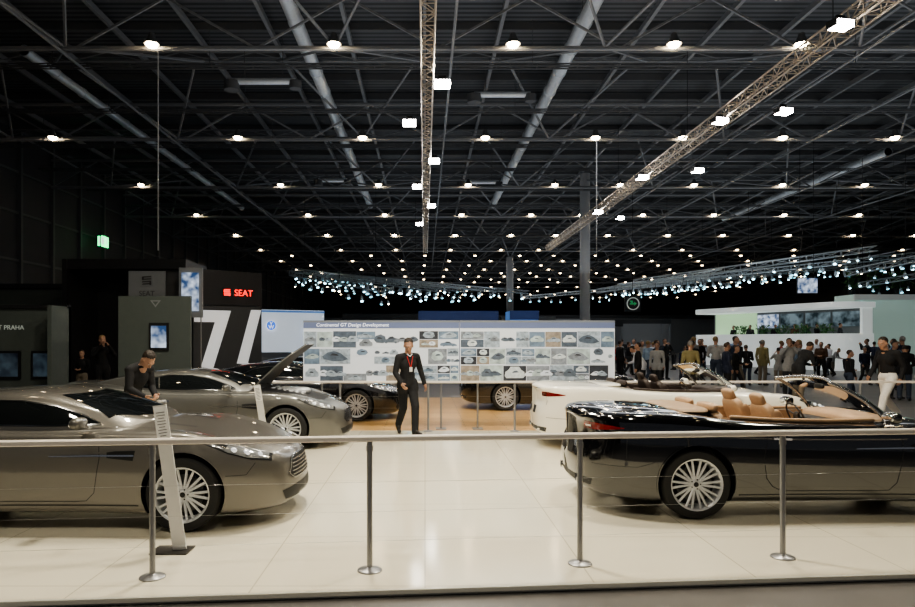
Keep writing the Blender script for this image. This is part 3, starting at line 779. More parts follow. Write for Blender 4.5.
def poster(x0,x1,dark,title,lab):
    e=E('poster_board',((x0+x1)/2,13.25,.0),label=lab,category='poster',group='design development poster boards')
    w=x1-x0; z0,z1=.90,2.06
    mb=MB(); mb.box((0,0,(z0+z1)/2),(w-.004,.04,z1-z0),pw); mb.box((0,.0,z1+.02),(w,.05,.04),M('poster_frame_grey',(.2,.22,.26),.5))
    mb.box((0,-.022,z1-.05),(w-.01,.004,.12),ph)
    for r in range(3):
        zc=z0+.178+r*.328; x=-w/2+.02
        while x<w/2-.12:
            ww=min(random.choice((.24,.30,.36,.44,.58)),w/2-.015-x)
            hh=random.uniform(.285,.318); xc=x+ww/2; zz=zc; x+=ww+.010
            split=random.random()<.28
            cells=[(xc,zz,ww,hh)] if not split else [(xc,zz+hh*.26,ww,hh*.48),(xc,zz-hh*.26,ww,hh*.48)]
            for (cx,cz,cw,ch) in cells:
                if random.random()<(.0 if dark else .05): continue
                dk=random.random()<(.66 if dark else .36)
                m=random.choice([shades[0],shades[2],shades[3],shades[5],shades[6]]) if dk else random.choice([shades[1],shades[4],shades[4],pw])
                mb.box((cx,-.022,cz),(cw,.004,ch),m)
                nq=random.choice((1,1,2,3))
                for q in range(nq):
                    m2=random.choice([shades[4],hi,shades[1],pw]) if dk else random.choice([shades[0],midb,shades[2],shades[5],shades[4]])
                    sil=random.choice(SILS); fl=random.choice((-1,1)); wid=min(cw*.92,ch*random.uniform(1.4,2.4))/(1 if nq==1 else 1.6)
                    ox=(q-(nq-1)/2)*cw*.36; hgt=min(wid*random.uniform(.36,.55),ch*.85)
                    P=[(cx+ox+fl*(a-.5)*wid,-.0255-.0006*q,cz+(b-.45)*hgt) for a,b in sil]
                    mb.poly(P if fl>0 else P[::-1],m2)
                    P=[(cx+ox+fl*(a-.5)*wid,-.0275-.0006*q,cz+(b-.45)*hgt) for a,b in ((.36,.5),(.45,.68),(.6,.72),(.7,.55))]
                    mb.poly(P if fl>0 else P[::-1],shades[3] if not dk else shades[0])
    O('board',mb.build('board'),e)
    for xx in (-w/2+.35,w/2-.35):
        mb=MB(); mb.tube((xx,.06,0),(xx,.06,z1+.0),.02,postm,n=10); mb.box((xx,.06,.006),(.2,.3,.012),postm); O('leg',mb.build('leg'),e)
    if title: O('title_lettering',text_mesh(title,.092,M('poster_title_white',(.80,.84,.95),.5,emis=.5),.001,'LEFT',.15,.001),e,(-w/2+.25,-.030,z1-.05),(pi/2,0,0))
poster(-2.35,.66,False,'Continental GT Design Development','long white poster board of car design sketches with blue header')
poster(.67,3.66,True,None,'long white poster board of car studio photographs')

# ------------------------------------------------------------------ left stands
dkwall=M('stand_dark_panel',(.02,.02,.022),.4); greywall=M('stand_grey_panel',(.085,.10,.092),.6,noise=.08)
lightgrey=M('stand_pale_panel',(.22,.23,.24),.5,emis=.01); seatred=M('sign_red',(.7,.01,.01),.5,emis=3,ecol=(1,.03,.02))
stripew=M('stripe_white',(.75,.76,.78),.5,emis=.4)
charc=M('stand_charcoal',(.05,.052,.056),.5)
def screen_mat(name,c1,c2,e,sc):
    m=bpy.data.materials.new(name); m.use_nodes=True; nt=m.node_tree; b=nt.nodes['Principled BSDF']
    tc=nt.nodes.new('ShaderNodeTexCoord'); n=nt.nodes.new('ShaderNodeTexNoise'); n.inputs['Scale'].default_value=sc
    cr=nt.nodes.new('ShaderNodeValToRGB'); cr.color_ramp.elements[0].color=(*c1,1); cr.color_ramp.elements[0].position=.35; cr.color_ramp.elements[1].color=(*c2,1); cr.color_ramp.elements[1].position=.65
    nt.links.new(tc.outputs['Object'],n.inputs['Vector']); nt.links.new(n.outputs['Fac'],cr.inputs[0]); nt.links.new(cr.outputs[0],b.inputs['Emission Color'])
    b.inputs['Base Color'].default_value=(.02,.02,.02,1); b.inputs['Emission Strength'].default_value=e; b.inputs['Roughness'].default_value=.2
    return m
scr1=screen_mat('screen_blue_image',(.03,.08,.2),(.75,.85,1),.9,3.5)
scr2=screen_mat('screen_dim_image',(.01,.015,.03),(.08,.12,.15),.4,3)
scr3=screen_mat('screen_dark_image',(.02,.04,.05),(.3,.4,.45),.5,2)
def emblem_s(e,x,y,z,s,mat,back):
    mb=MB(); mb.box((0,0,0),(s*1.2,.02,s*1.1),back)
    for k,(a,b) in enumerate(((-.42,.34),(-.2,.12),(.2,-.12),(.42,-.34))):
        mb.poly([(-.45*s+abs(k-1.5)*.05*s,-.02,(b+.09)*s),(.45*s,-.02,(b+.14)*s),(.45*s,-.02,(b+.0)*s),(-.45*s,-.02,(b-.06)*s)],mat)
    mb.poly([(-.45*s,-.02,.40*s),(-.28*s,-.02,.4*s),(-.28*s,-.02,.1*s),(-.45*s,-.02,.05*s)],mat)
    mb.poly([(.28*s,-.02,-.05*s),(.45*s,-.02,0),(.45*s,-.02,-.42*s),(.28*s,-.02,-.42*s)],mat)
    return O('emblem',mb.build('emblem'),e,(x,y,z))
sgrey=M('sign_dark_grey',(.07,.07,.07),.5)
e=E('exhibition_booth',(-9.4,22.6,HF),label='tall black exhibition booth with grey panel and small logo plate',category='exhibition booth')
mb=MB(); mb.box((-1.85,0,2.15),(.14,2.4,4.3),dkwall); mb.box((0,.9,2.1),(3.8,.12,4.2),dkwall); mb.box((0,-.9,4.15),(3.84,.5,.3),dkwall); mb.box((1.80,0,2.15),(.12,2.2,4.3),dkwall); mb.box((0,0,4.26),(3.7,2.2,.1),dkwall)
mb.box((.9,-.8,3.45),(1.8,.2,1.3),charc)
O('frame',mb.build('frame'),e)
mb=MB(); mb.box((.72,-1.16,3.50),(1.15,.04,.85),lightgrey); O('logo_plate',mb.build('logo_plate'),e)
O('lettering',text_mesh('SEAT',.22,sgrey,.003),e,(.72,-1.19,3.22),(pi/2,0,0))
emblem_s(e,.72,-1.19,3.62,.32,sgrey,lightgrey)
e=E('screen_column',(-7.05,20.6,HF),label='tall lit picture screen raised on two slim legs',category='display screen')
mb=MB(); mb.box((0,.08,3.2),(.70,.10,1.5),lightgrey); O('frame',mb.build('frame'),e)
for x in (-.3,.3):
    mb=MB(); mb.tube((x,.08,0),(x,.08,2.5),.02,postm,n=10); O('leg',mb.build('leg'),e)
mb=MB(); mb.box((0,.0,3.22),(.50,.06,1.15),scr1); O('screen',mb.build('screen'),e)
e=E('brand_wall',(-7.40,22.05,HF),(0,0,radians(40)),label='black stand wall with red lettering and white angular band',category='exhibition wall')
mb=MB(); mb.box((1.2,.2,3.5),(2.4,.2,1.15),dkwall); mb.box((1.2,.2,1.45),(2.4,.16,2.9),charc)
O('panel',mb.build('panel'),e)
O('lettering',text_mesh('SEAT',.30,seatred,.01),e,(1.72,.08,3.35),(pi/2,0,0))
emblem_s(e,1.12,.08,3.35,.25,seatred,dkwall)
mb=MB()
for P in ([(0.02,2.75),(1.28,2.75),(.55,.5),(.12,.5),(.72,2.36),(0.02,2.36)],[(1.35,.5),(1.75,.5),(2.38,2.80),(2.0,2.80)]):
    mb.poly([(x,.11,z) for x,z in P],stripew)
O('stripe_graphic',mb.build('stripe_graphic'),e)
e=E('partition_wall',(-6.45,16.4,HF),label='grey partition panel with a small portrait monitor',category='partition wall')
mb=MB(); mb.box((0,0,1.42),(1.72,.1,2.80),greywall); mb.box((-.80,.6,1.42),(.1,1.1,2.80),greywall); O('panel',mb.build('panel'),e)
mb=MB(); mb.box((.12,-.07,1.85),(.46,.05,.66),black); mb.box((.12,-.098,1.85),(.36,.01,.52),scr1); O('monitor',mb.build('monitor'),e)
mb=MB()
mb.poly([(-.10,-.056,2.72),(.16,-.056,2.72),(.03,-.056,2.55)],lightgrey); mb.poly([(-.04,-.057,2.69),(.10,-.057,2.69),(.03,-.057,2.60)],greywall); O('triangle_emblem',mb.build('triangle_emblem'),e)
e=E('partition_wall',(-10.4,17.2,HF),label='long grey partition with two wall monitors',category='partition wall')
mb=MB(); mb.box((-1.0,0,1.3),(5.0,.1,2.6),greywall); mb.box((-1,-.04,2.6),(5,.2,.08),dkwall); mb.box((1.45,-.4,1.3),(.1,.9,2.6),greywall); O('panel',mb.build('panel'),e)
for x in (-.0,.9):
    mb=MB(); mb.box((x,-.08,1.15),(.62,.06,.70),black); mb.box((x,-.113,1.15),(.52,.01,.58),scr2); O('monitor',mb.build('monitor'),e)
O('lettering',text_mesh('CT PRAHA',.16,M('letter_pale',(.5,.55,.5),.5,emis=.3),.003),e,(0.0,-.055,2.08),(pi/2,0,0))
e=E('exhibition_booth',(-15.5,26,HF),label='dark tall booth wall against the hall side',category='exhibition booth')
mb=MB(); mb.box((0,0,1.9),(7,.2,3.8),greywall); mb.box((0,-.1,3.8),(7.1,.5,.16),dkwall); O('frame',mb.build('frame'),e)

def booth(x,y,w,h,wm,fm,lab,fh=.5,glow=None):
    e=E('exhibition_booth',(x,y,HF),label=lab,category='exhibition booth')
    mb=MB(); mb.box((0,0,h/2),(w,.2,h),wm)
    for s in (-1,1): mb.box((s*(w/2-.1),-1,h/2),(.15,2,h),wm)
    O('wall_panel',mb.build('wall_panel'),e)
    mb=MB(); mb.box((0,-2,h-fh/2),(w,.12,fh),fm); O('fascia',mb.build('fascia'),e)
    if glow:
        n=max(1,int(w/2))
        for k in range(n):
            mb=MB(); mb.box((-w/2+w*(k+.5)/n,-.14,h*.5),(w/n*.6,.05,h*.35),glow); O('light_box',mb.build('light_box'),e)
    return e
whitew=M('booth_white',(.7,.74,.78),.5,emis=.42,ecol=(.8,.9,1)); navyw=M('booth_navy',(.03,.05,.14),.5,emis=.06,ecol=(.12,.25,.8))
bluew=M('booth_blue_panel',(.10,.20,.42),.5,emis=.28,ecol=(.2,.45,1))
midg=M('booth_mid_grey',(.17,.18,.19),.5)
# receding white wall with round emblems
e=E('exhibition_booth',(-10.8,43,HF),(0,0,radians(28)),label='receding lit white wall with round blue emblems',category='exhibition booth')
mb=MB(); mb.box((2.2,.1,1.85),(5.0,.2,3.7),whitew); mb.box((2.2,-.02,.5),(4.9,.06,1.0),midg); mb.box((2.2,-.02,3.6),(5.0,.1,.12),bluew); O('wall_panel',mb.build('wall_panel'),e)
vwb=M('emblem_blue',(.03,.12,.45),.4,emis=.6,ecol=(.1,.3,1)); vww=M('emblem_white',(.9,.9,.95),.4,emis=1)
for x,z in ((.15,3.0),(1.15,2.7),(3.6,2.4)):
    mb=MB(); mb.tube((0,.03,0),(0,-.03,0),.34,vwb,n=32); mb.lathe([(.34,-.05),(.34,.02),(.30,.02),(.30,-.05)],vww,'y',32,closed=True)
    o=O('round_emblem',mb.build('round_emblem',40),e,(x,-.05,z))
    O('letter',text_mesh('V',.30,vww,.01),o,(0,-.05,.13),(pi/2,0,0)); O('letter',text_mesh('W',.33,vww,.01),o,(0,-.05,-.11),(pi/2,0,0))
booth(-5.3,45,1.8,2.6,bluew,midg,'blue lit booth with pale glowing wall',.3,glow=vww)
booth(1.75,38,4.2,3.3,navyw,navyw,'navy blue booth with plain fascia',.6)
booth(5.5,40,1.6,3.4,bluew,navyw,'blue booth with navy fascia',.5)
booth(8,55,4.2,3.6,dkwall,midg,'dark booth behind the hall column',.4)
booth(13.5,54,3,3.2,midg,dkwall,'dim grey booth with dark fascia',.4)
booth(18.0,62,7,3.6,midg,dkwall,'dim grey booth across the far aisle',.4)
booth(-16.5,60,7,4,midg,dkwall,'dim grey booth near the side wall',.5)
booth(-2.5,60,9,4,midg,dkwall,'dim grey booth across the aisle',.5)
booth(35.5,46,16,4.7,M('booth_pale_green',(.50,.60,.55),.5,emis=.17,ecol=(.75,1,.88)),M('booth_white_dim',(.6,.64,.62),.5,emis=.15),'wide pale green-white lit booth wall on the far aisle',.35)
booth(24,90,30,5,midg,dkwall,'wide dim booth at the end of the hall',.5)
booth(-5,100,24,5,dkwall,midg,'wide dark booth at the end of the hall',.5)
e=E('hanging_sign',(15.3,50.5,4.4),label='round green and white winged arrow emblem on a dark square',category='sign')
mb=MB(); mb.box((0,.06,0),(1.2,.1,1.2),dkwall); mb.tube((0,.1,.6),(0,.1,9.2),.02,black,n=4); O('board',mb.build('board'),e)
gm=M('emblem_green',(.05,.35,.12),.4,emis=.4); gw=M('emblem_pale',(.7,.75,.7),.4,emis=.2); mb=MB(); mb.lathe([(.47,-.06),(.47,.0),(.40,0),(.40,-.06)],gw,'y',32,closed=True); mb.tube((0,0,0),(0,-.03,0),.40,dkwall,n=32)
q=.75
mb.poly([(-.35*q,-.05,-.08*q),(.1*q,-.05,-.08*q),(.1*q,-.05,-.2*q),(.36*q,-.05,0),(.1*q,-.05,.2*q),(.1*q,-.05,.05*q),(-.3*q,-.05,.05*q)],gm)
mb.poly([(-.35*q,-.05,.3*q),(-.05*q,-.05,.3*q),(0,-.05,.08*q),(-.2*q,-.05,.08*q)],gm); O('emblem',mb.build('emblem',40),e)
# long white pavilion: local +x = near end
PAVA=math.atan2(-12,4.2); PC=(23.0,45.4)
e=E('white_pavilion',(PC[0],PC[1],HF),(0,0,PAVA),label='long white two-level pavilion with rounded ends, balcony and green wall',category='exhibition pavilion')
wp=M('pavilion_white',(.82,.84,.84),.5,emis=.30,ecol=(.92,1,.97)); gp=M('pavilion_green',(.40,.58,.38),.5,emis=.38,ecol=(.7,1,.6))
def endpath(x0,x1,y0,y1,rad,th=0):
    P=[(x0+th,y1)]
    for k in range(11):
        a=pi+pi/2*k/10; P.append((x0+rad+(rad-th)*cos(a),y0+rad+(rad-th)*sin(a)))
    for k in range(11):
        a=-pi/2+pi/2*k/10; P.append((x1-rad+(rad-th)*cos(a),y0+rad+(rad-th)*sin(a)))
    P.append((x1-th,y1)); return P
def pavshape(x0,x1,y0,y1,z0,z1,mat,mb,rad):
    P=endpath(x0,x1,y0,y1,rad); n=len(P)
    mb.add([(x,y,z0) for x,y in P]+[(x,y,z1) for x,y in P],[(k,(k+1)%n,n+(k+1)%n,n+k) for k in range(n)]+[tuple(range(n-1,-1,-1)),tuple(range(n,2*n))],mat)
def curvewall(mb,x0,x1,y0,y1,z0,z1,rad,mat,th=.12):
    P=endpath(x0,x1,y0,y1,rad); Q=endpath(x0,x1,y0,y1,rad,th); n=len(P)
    for k in range(n-1):
        a,b_,c_,d_=P[k],P[k+1],Q[k+1],Q[k]
        vs=[(*a,z0),(*b_,z0),(*c_,z0),(*d_,z0),(*a,z1),(*b_,z1),(*c_,z1),(*d_,z1)]
        mb.add(vs,[(0,1,5,4),(2,3,7,6),(4,5,6,7),(3,2,1,0)]+([(3,0,4,7)] if k==0 else [])+([(1,2,6,5)] if k==n-2 else []),mat)
HL=6.3
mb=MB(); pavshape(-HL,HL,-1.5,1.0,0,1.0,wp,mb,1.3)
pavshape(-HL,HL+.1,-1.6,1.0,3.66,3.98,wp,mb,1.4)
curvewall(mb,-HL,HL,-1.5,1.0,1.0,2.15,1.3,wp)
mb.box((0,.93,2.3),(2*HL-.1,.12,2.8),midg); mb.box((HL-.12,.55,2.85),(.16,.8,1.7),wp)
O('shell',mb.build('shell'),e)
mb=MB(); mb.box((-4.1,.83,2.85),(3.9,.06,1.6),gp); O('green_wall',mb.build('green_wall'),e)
for k in range(4):
    mb=MB(); mb.box((-1.2+k*1.95,.83,3.05),(1.75,.06,.9),scr1 if k==0 else scr3); O('video_screen',mb.build('video_screen'),e)
e=E('hanging_screen',(22.3,40,4.9),label='hanging blue and white lit screen',category='display screen')
mb=MB(); mb.box((0,0,0),(1.1,.1,.85),scr1); mb.box((0,.08,0),(1.2,.08,.95),black); mb.tube((-.4,.1,.45),(-.4,.1,8.7),.015,black,n=4); mb.tube((.4,.1,.45),(.4,.1,8.7),.015,black,n=4); O('screen',mb.build('screen'),e)
e=E('display_counter',(14.3,17.2,HF),label='low dark counter with glass top and wood front',category='counter')
mb=MB(); mb.box((0,0,.5),(2.6,.8,1.0),dkwall); mb.box((0,-.42,.5),(2.4,.03,.8),M('counter_brown',(.12,.06,.035),.4)); mb.box((0,0,1.03),(2.7,.9,.05),chrome); O('body',mb.build('body'),e)
leaf=M('leaf_green',(.06,.16,.05),.6,noise=.4,nscale=10)
RP=Matrix.Rotation(PAVA,3,'Z')
def pavw(x,y,z): q=RP@Vector((x,y,0)); return (PC[0]+q.x,PC[1]+q.y,HF+z)
def shrubmesh(n,seed):
    rg=random.Random(seed); mb=MB()
    for k in range(n):
        a=rg.uniform(0,2*pi); r=rg.uniform(.05,.46); z=rg.uniform(.5,1.75)
        c=Vector((r*cos(a)*(1.3-.5*abs(z-1)),r*sin(a)*(1.3-.5*abs(z-1)),z)); n1=Vector((rg.uniform(-1,1),rg.uniform(-1,1),rg.uniform(-.2,1))).normalized()*.17; n2=n1.cross(Vector((rg.uniform(-1,1),.3,1))).normalized()*.06
        mb.poly([c-n1,c+n2,c+n1,c-n2],leaf)
    for k in range(5): mb.tube((0,0,.4),(.2*cos(k*1.26),.2*sin(k*1.26),1.2),.012,leaf,n=4)
    return mb.build('foliage')
SH=[shrubmesh(150,s) for s in (1,2,3)]
mb=MB(); mb.lathe([(0,0),(.2,0),(.26,.5),(.22,.5),(.2,.42),(0,.42)],black,n=16); POT=mb.build('pot',40)
for i,(x,yy) in enumerate(((-1.9,-.7),(.0,-.75),(1.6,-.8),(3.0,-.75),(4.5,-.6))):
    e=E('potted_plant',pavw(x,yy,1.0),label='leafy green shrub in a dark pot on the pavilion',category='plant',group='pavilion plants')
    O('pot',POT,e); O('foliage',SH[i%3],e)
for i in range(9):
    e=E('potted_plant',(28.6+i*1.55,46.0-.0,4.65),(0,0,i*1.3),label='leafy green shrub in a dark pot on the booth roof',category='plant',group='booth roof plants')
    O('pot',POT,e); O('foliage',SH[(i+1)%3],e)

# ------------------------------------------------------------------ people
SKIN=M('skin_tone',(.42,.24,.165),.55)
DEF=dict(pel=(0,0,.96),waist=(0,.0,1.08),chest=(0,.0,1.30),neck=(0,.01,1.47),head=(0,-.015,1.655),
 sh_a=(.185,.01,1.42),el_a=(.235,.04,1.14),wr_a=(.245,-.05,.90),sh_b=(-.185,.01,1.42),el_b=(-.235,.04,1.14),wr_b=(-.245,-.05,.90),
 hip_a=(.09,0,.93),kn_a=(.105,-.02,.50),an_a=(.11,.03,.09),to_a=(.14,-.13,.035),hip_b=(-.09,0,.93),kn_b=(-.105,-.02,.50),an_b=(-.11,.03,.09),to_b=(-.14,-.13,.035),pitch=0,yaw=0)
def make_body(pose,voxel,fat=1.,coat=False):
    J=dict(DEF); J.update(pose); V=lambda k:Vector(J[k])
    pr=[]
    def cap(a,b,r0,r1,l): pr.append(('c',Vector(a),Vector(b),r0,r1,l))
    def el(c,r,l,R=None): pr.append(('e',Vector(c),Vector(r),R,None,l))
    pel,wa,ch,ne,hd=V('pel'),V('waist'),V('chest'),V('neck'),V('head')
    f=fat
    el(pel,(.165*f,.125*f,.13),1 if coat else 2); el(wa,(.15*f,.11*f,.15),1); el(ch,(.175*f,.12*f,.17),1); el(ch+Vector((0,.0,.09)),(.17,.10,.09),1)
    if coat: cap(pel,ch,.13*f,.12*f,1)
    else: cap(wa,ch,.13*f,.12*f,1)
    for s in 'ab':
        cap(ch+Vector((0,.01,.12)),V('sh_'+s),.085,.068,1)
        cap(V('sh_'+s),V('el_'+s),.068*f,.054,1); cap(V('el_'+s),V('wr_'+s),.054,.040,1)
        cap(V('hip_'+s),V('kn_'+s),.098*f,.074,2); cap(V('kn_'+s),V('an_'+s),.074,.062,2)
        if coat: cap(V('hip_'+s)+Vector((0,0,.02)),V('hip_'+s).lerp(V('kn_'+s),.22),.112,.112,1)
        an,to=V('an_'+s),V('to_'+s); cap(an+Vector((0,.035,-.045)),to,.042,.036,3); cap(an,to.lerp(an,.5),.045,.04,3)
        w=V('wr_'+s); d=(w-V('el_'+s)).normalized(); sx=1 if s=='a' else -1
        side=Vector((0,-1,0)); side=(side-d*side.dot(d)).normalized(); inn=d.cross(side).normalized()
        if inn.dot(Vector((sx,0,0)))>0: inn=-inn
        cap(w,w+d*.03,.030,.032,0)
        for q in (-1,-.33,.33,1): cap(w+d*.02,w+d*.075+side*q*.028,.020,.015,0)
        for q,L in ((-1,.055),(-.33,.068),(.33,.074),(1,.064)):
            b0=w+d*.085+side*q*.030; b1=b0+(d+inn*.35).normalized()*L*.55; b2=b1+(d*.6+inn*.8).normalized()*L*.5
            cap(b0,b1,.0105,.010,0); cap(b1,b2,.010,.009,0)
        t0=w+d*.03+side*.028; t1=t0+(d*.6+side*.7+inn*.4).normalized()*.04; t2=t1+(d+side*.2+inn*.4).normalized()*.032
        cap(t0,t1,.014,.012,0); cap(t1,t2,.012,.010,0)
    R=Matrix.Rotation(J['yaw'],3,'Z')@Matrix.Rotation(J['pitch'],3,'X')
    def h(x,y,z): return hd+R@Vector((x,y,z))
    cap(ne+Vector((0,0,-.03)),h(0,.025,-.06),.062,.056,0)
    el(h(0,.012,.03),(.076,.094,.09),0,R); el(h(0,-.02,-.03),(.064,.074,.086),0,R); el(h(0,-.045,-.088),(.042,.042,.033),0,R)
    cap(h(0,-.088,.01),h(0,-.110,-.028),.009,.014,0); el(h(0,-.075,.03),(.055,.025,.014),0,R)
    cap(h(-.02,-.088,-.062),h(.02,-.088,-.062),.009,.009,0)
    for sx in (-1,1): el(h(sx*.077,.01,-.012),(.013,.026,.034),0,R)
    el(ne+Vector((0,-.0,.0)),(.075,.075,.035),1)
    mb=MB(); n=8 if voxel>.012 else 12
    for p in pr:
        if p[0]=='c': mb.capsule(p[1],p[2],p[3],p[4],PAINT,n=n,h=3)
        else: mb.ell(p[1],p[2],PAINT,R=p[3],nu=16,nv=10)
    me=eval_mods(mb.build('p'),[('REMESH',dict(mode='VOXEL',voxel_size=voxel)),('SMOOTH',dict(factor=.5,iterations=2))])
    n=len(me.polygons); C=np.empty(n*3); me.polygons.foreach_get('center',C); C=C.reshape(n,3)
    best=np.full(n,1e9); lab=np.zeros(n,int)
    for p in pr:
        if p[0]=='c':
            a=np.array(p[1]);b=np.array(p[2]);ab=b-a;t=np.clip(((C-a)@ab)/max(1e-9,ab@ab),0,1)
            dd=np.linalg.norm(C-(a+t[:,None]*ab),axis=1)-(p[3]+(p[4]-p[3])*t)
        else:
            r=np.array(p[2]); q=C-np.array(p[1])
            if p[3]: q=q@np.array(p[3])
            dd=(np.linalg.norm(q/r,axis=1)-1)*r.min()
        k=dd<best; best[k]=dd[k]; lab[k]=p[5]
    for m in (SKIN,PAINT,black,gloss_black): me.materials.append(m)
    me.polygons.foreach_set('material_index',lab.tolist()); me.polygons.foreach_set('use_smooth',[True]*n)
    # hair: slightly uneven shell, receding hairline above the forehead, short at the sides
    hm=MB(); rh=random.Random(3)
    hm.ell((0,.024,.042),(.081,.094,.087),PAINT,nu=32,nv=26)
    hm.v=[tuple(Vector(v)+Vector((v[0],v[1]-.02,v[2]-.046)).normalized()*rh.uniform(-.003,.008)) for v in hm.v]
    def cc(f_): return sum((Vector(hm.v[i]) for i in f_),Vector())/len(f_)
    keep=[f_ for f_ in hm.f if (lambda c:(c.z>.095-.75*max(0,c.y+.05)) or (c.y>.02 and c.z>-.06))(cc(f_))]
    hm.f=keep; hm.m=[0]*len(keep)
    hm.v=[tuple(h(*v)) for v in hm.v]
    hair=hm.build('hair',80)
    ey=MB()
    for sx in (-1,1):
        ey.ell(h(sx*.031,-.083,.003),(.012,.010,.006),M('eye_white',(.5,.47,.44),.3),nu=10,nv=6); ey.ell(h(sx*.031,-.090,.003),(.005,.004,.005),black,nu=8,nv=6)
        ey.ell(h(sx*.032,-.096,.022),(.015,.003,.0022),M('brow_brown',(.10,.06,.045),.7),nu=8,nv=6)
    eye=ey.build('eyes',80)
    mo=MB(); mo.ell(h(0,-.094,-.062),(.022,.006,.006),M('lip_tone',(.33,.14,.11),.5),nu=12,nv=6); mouth=mo.build('mouth',80)
    return me,hair,eye,mouth,J
def place_person(proto,loc,rz,top_,trou,shoe,hairm,label,skin=SKIN,detail=True,scale=1,group=None):
    me,hair,eye,mouth,J=proto; m=me.copy()
    for i,x in enumerate((skin,top_,trou,shoe)): m.materials[i]=x
    o=O('person',m,None,loc,(0,0,rz),label=label,category='person',group=group); o.scale=(scale,)*3
    hh=hair.copy(); hh.materials[0]=hairm; O('hair',hh,o)
    if detail: O('eyes',eye,o); O('mouth',mouth,o)
    return o,J
cl=lambda n,c:M('cloth_'+n,c,.85,noise=.15,nscale=20)
blk=cl('black',(.009,.009,.011)); dgr=cl('dark_grey',(.028,.03,.034)); shoe=M('shoe_leather',(.015,.012,.01),.35)
hdk=M('hair_dark',(.030,.020,.014),.6); hbr=M('hair_brown',(.06,.035,.02),.6); hgr=M('hair_grey',(.25,.24,.23),.6); hbl=M('hair_blond',(.28,.19,.09),.6)
walk=dict(pel=(0,-.01,.94),kn_a=(.06,-.20,.54),an_a=(.02,-.27,.11),to_a=(.05,-.43,.07),kn_b=(-.06,.04,.50),an_b=(-.02,.32,.18),to_b=(-.05,.22,.05),
  chest=(-.01,-.03,1.3),neck=(-.015,-.045,1.455),sh_a=(.185,.0,1.42),sh_b=(-.20,-.06,1.41),
  el_a=(.30,.06,1.17),wr_a=(.34,-.02,.93),el_b=(-.26,-.05,1.14),wr_b=(-.22,-.22,.96),head=(-.03,-.11,1.625),pitch=.5,yaw=-.4)
pm=make_body(walk,.0075,1.0,coat=True)
ML=(-.32,12.35,0); MR=radians(28)
man,J=place_person(pm,ML,MR,blk,blk,shoe,hdk,'person in dark clothes with red lanyard striding with lowered head')
shirtm=cl('white_shirt',(.70,.71,.75))
mb=MB(); mb.capsule((-.06,-.12,1.470),(-.015,-.145,1.43),.011,.008,shirtm); mb.capsule((.035,-.12,1.470),(-.015,-.145,1.43),.011,.008,shirtm)
O('shirt_collar',mb.build('shirt_collar',60),man)
mb=MB(); rl=M('lanyard_red',(.5,.02,.02),.6,emis=.03)
mb.capsule((-.07,-.135,1.43),(-.02,-.172,1.24),.006,.006,rl,n=6,h=2); mb.capsule((.045,-.13,1.43),(-.01,-.172,1.24),.006,.006,rl,n=6,h=2); mb.box((-.015,-.175,1.20),(.055,.008,.08),M('badge_white',(.6,.6,.6),.5))
O('lanyard',mb.build('lanyard',60),man,label='red lanyard with white badge')
lean=dict(waist=(0,-.04,1.07),chest=(0,-.14,1.26),neck=(0,-.22,1.40),head=(0,-.33,1.50),pitch=1.0,sh_a=(.175,-.17,1.36),sh_b=(-.175,-.17,1.36),
  el_a=(.21,-.18,1.10),wr_a=(.10,-.36,1.0),el_b=(-.21,-.20,1.10),wr_b=(-.10,-.36,.99))
pl=make_body(lean,.0085,.9)
place_person(pl,(-4.05,9.45,.0),radians(65),blk,blk,shoe,hdk,'person in dark jacket bending the head low over the car',scale=.97)
bend=dict(chest=(0,-.05,1.3),neck=(0,-.09,1.46),head=(0,-.15,1.62),pitch=.35,el_a=(.25,.10,1.14),wr_a=(.25,.02,.92),el_b=(-.25,-.06,1.12),wr_b=(-.22,-.24,.95),kn_a=(.09,-.24,.54),an_a=(.09,-.36,.12),to_a=(.10,-.52,.08),kn_b=(-.09,.06,.5),an_b=(-.09,.40,.19),to_b=(-.1,.29,.05))
pb=make_body(bend,.011,1.05,coat=False)
place_person(pb,(9.85,14.6,HF),radians(-70),blk,cl('white_trousers',(.75,.73,.69)),shoe,hdk,'person in dark jacket and white trousers walking past the railing',scale=1.05)
poses=[{},dict(wr_a=(.08,-.22,1.15),el_a=(.24,-.04,1.14),wr_b=(-.08,-.22,1.15),el_b=(-.24,-.04,1.14),kn_a=(.13,-.03,.5),an_a=(.17,.02,.09),to_a=(.2,-.13,.035)),
 dict(el_a=(.26,-.16,1.28),wr_a=(.08,-.26,1.52),el_b=(-.26,-.16,1.28),wr_b=(-.08,-.26,1.52)),
 dict(kn_a=(.09,-.16,.52),an_a=(.09,-.22,.1),to_a=(.1,-.39,.05),kn_b=(-.09,.02,.5),an_b=(-.09,.26,.15),to_b=(-.1,.12,.035),wr_a=(.26,.08,.92),wr_b=(-.24,-.2,.96),el_b=(-.24,-.03,1.14)),
 dict(head=(.05,-.06,1.63),neck=(.02,.0,1.46),pitch=.25,yaw=.5,wr_b=(-.03,-.2,1.2),el_b=(-.24,-.02,1.12),pel=(-.05,0,.95),hip_a=(.05,0,.92),hip_b=(-.13,0,.92)),
 dict(kn_a=(.08,-.2,.52),an_a=(.08,-.26,.1),to_a=(.1,-.43,.05),kn_b=(-.09,.03,.5),an_b=(-.09,.3,.18),to_b=(-.1,.18,.04),head=(0,-.06,1.65),chest=(0,-.03,1.3),yaw=-.6,el_a=(.25,-.05,1.15),wr_a=(.2,-.28,1.1)),
 dict(waist=(0,-.06,1.05),chest=(0,-.18,1.22),neck=(0,-.27,1.35),head=(0,-.36,1.48),pitch=.6,sh_a=(.175,-.22,1.31),sh_b=(-.175,-.22,1.31),el_a=(.22,-.28,1.05),wr_a=(.12,-.46,1.0),el_b=(-.22,-.28,1.05),wr_b=(-.12,-.46,1.0))]
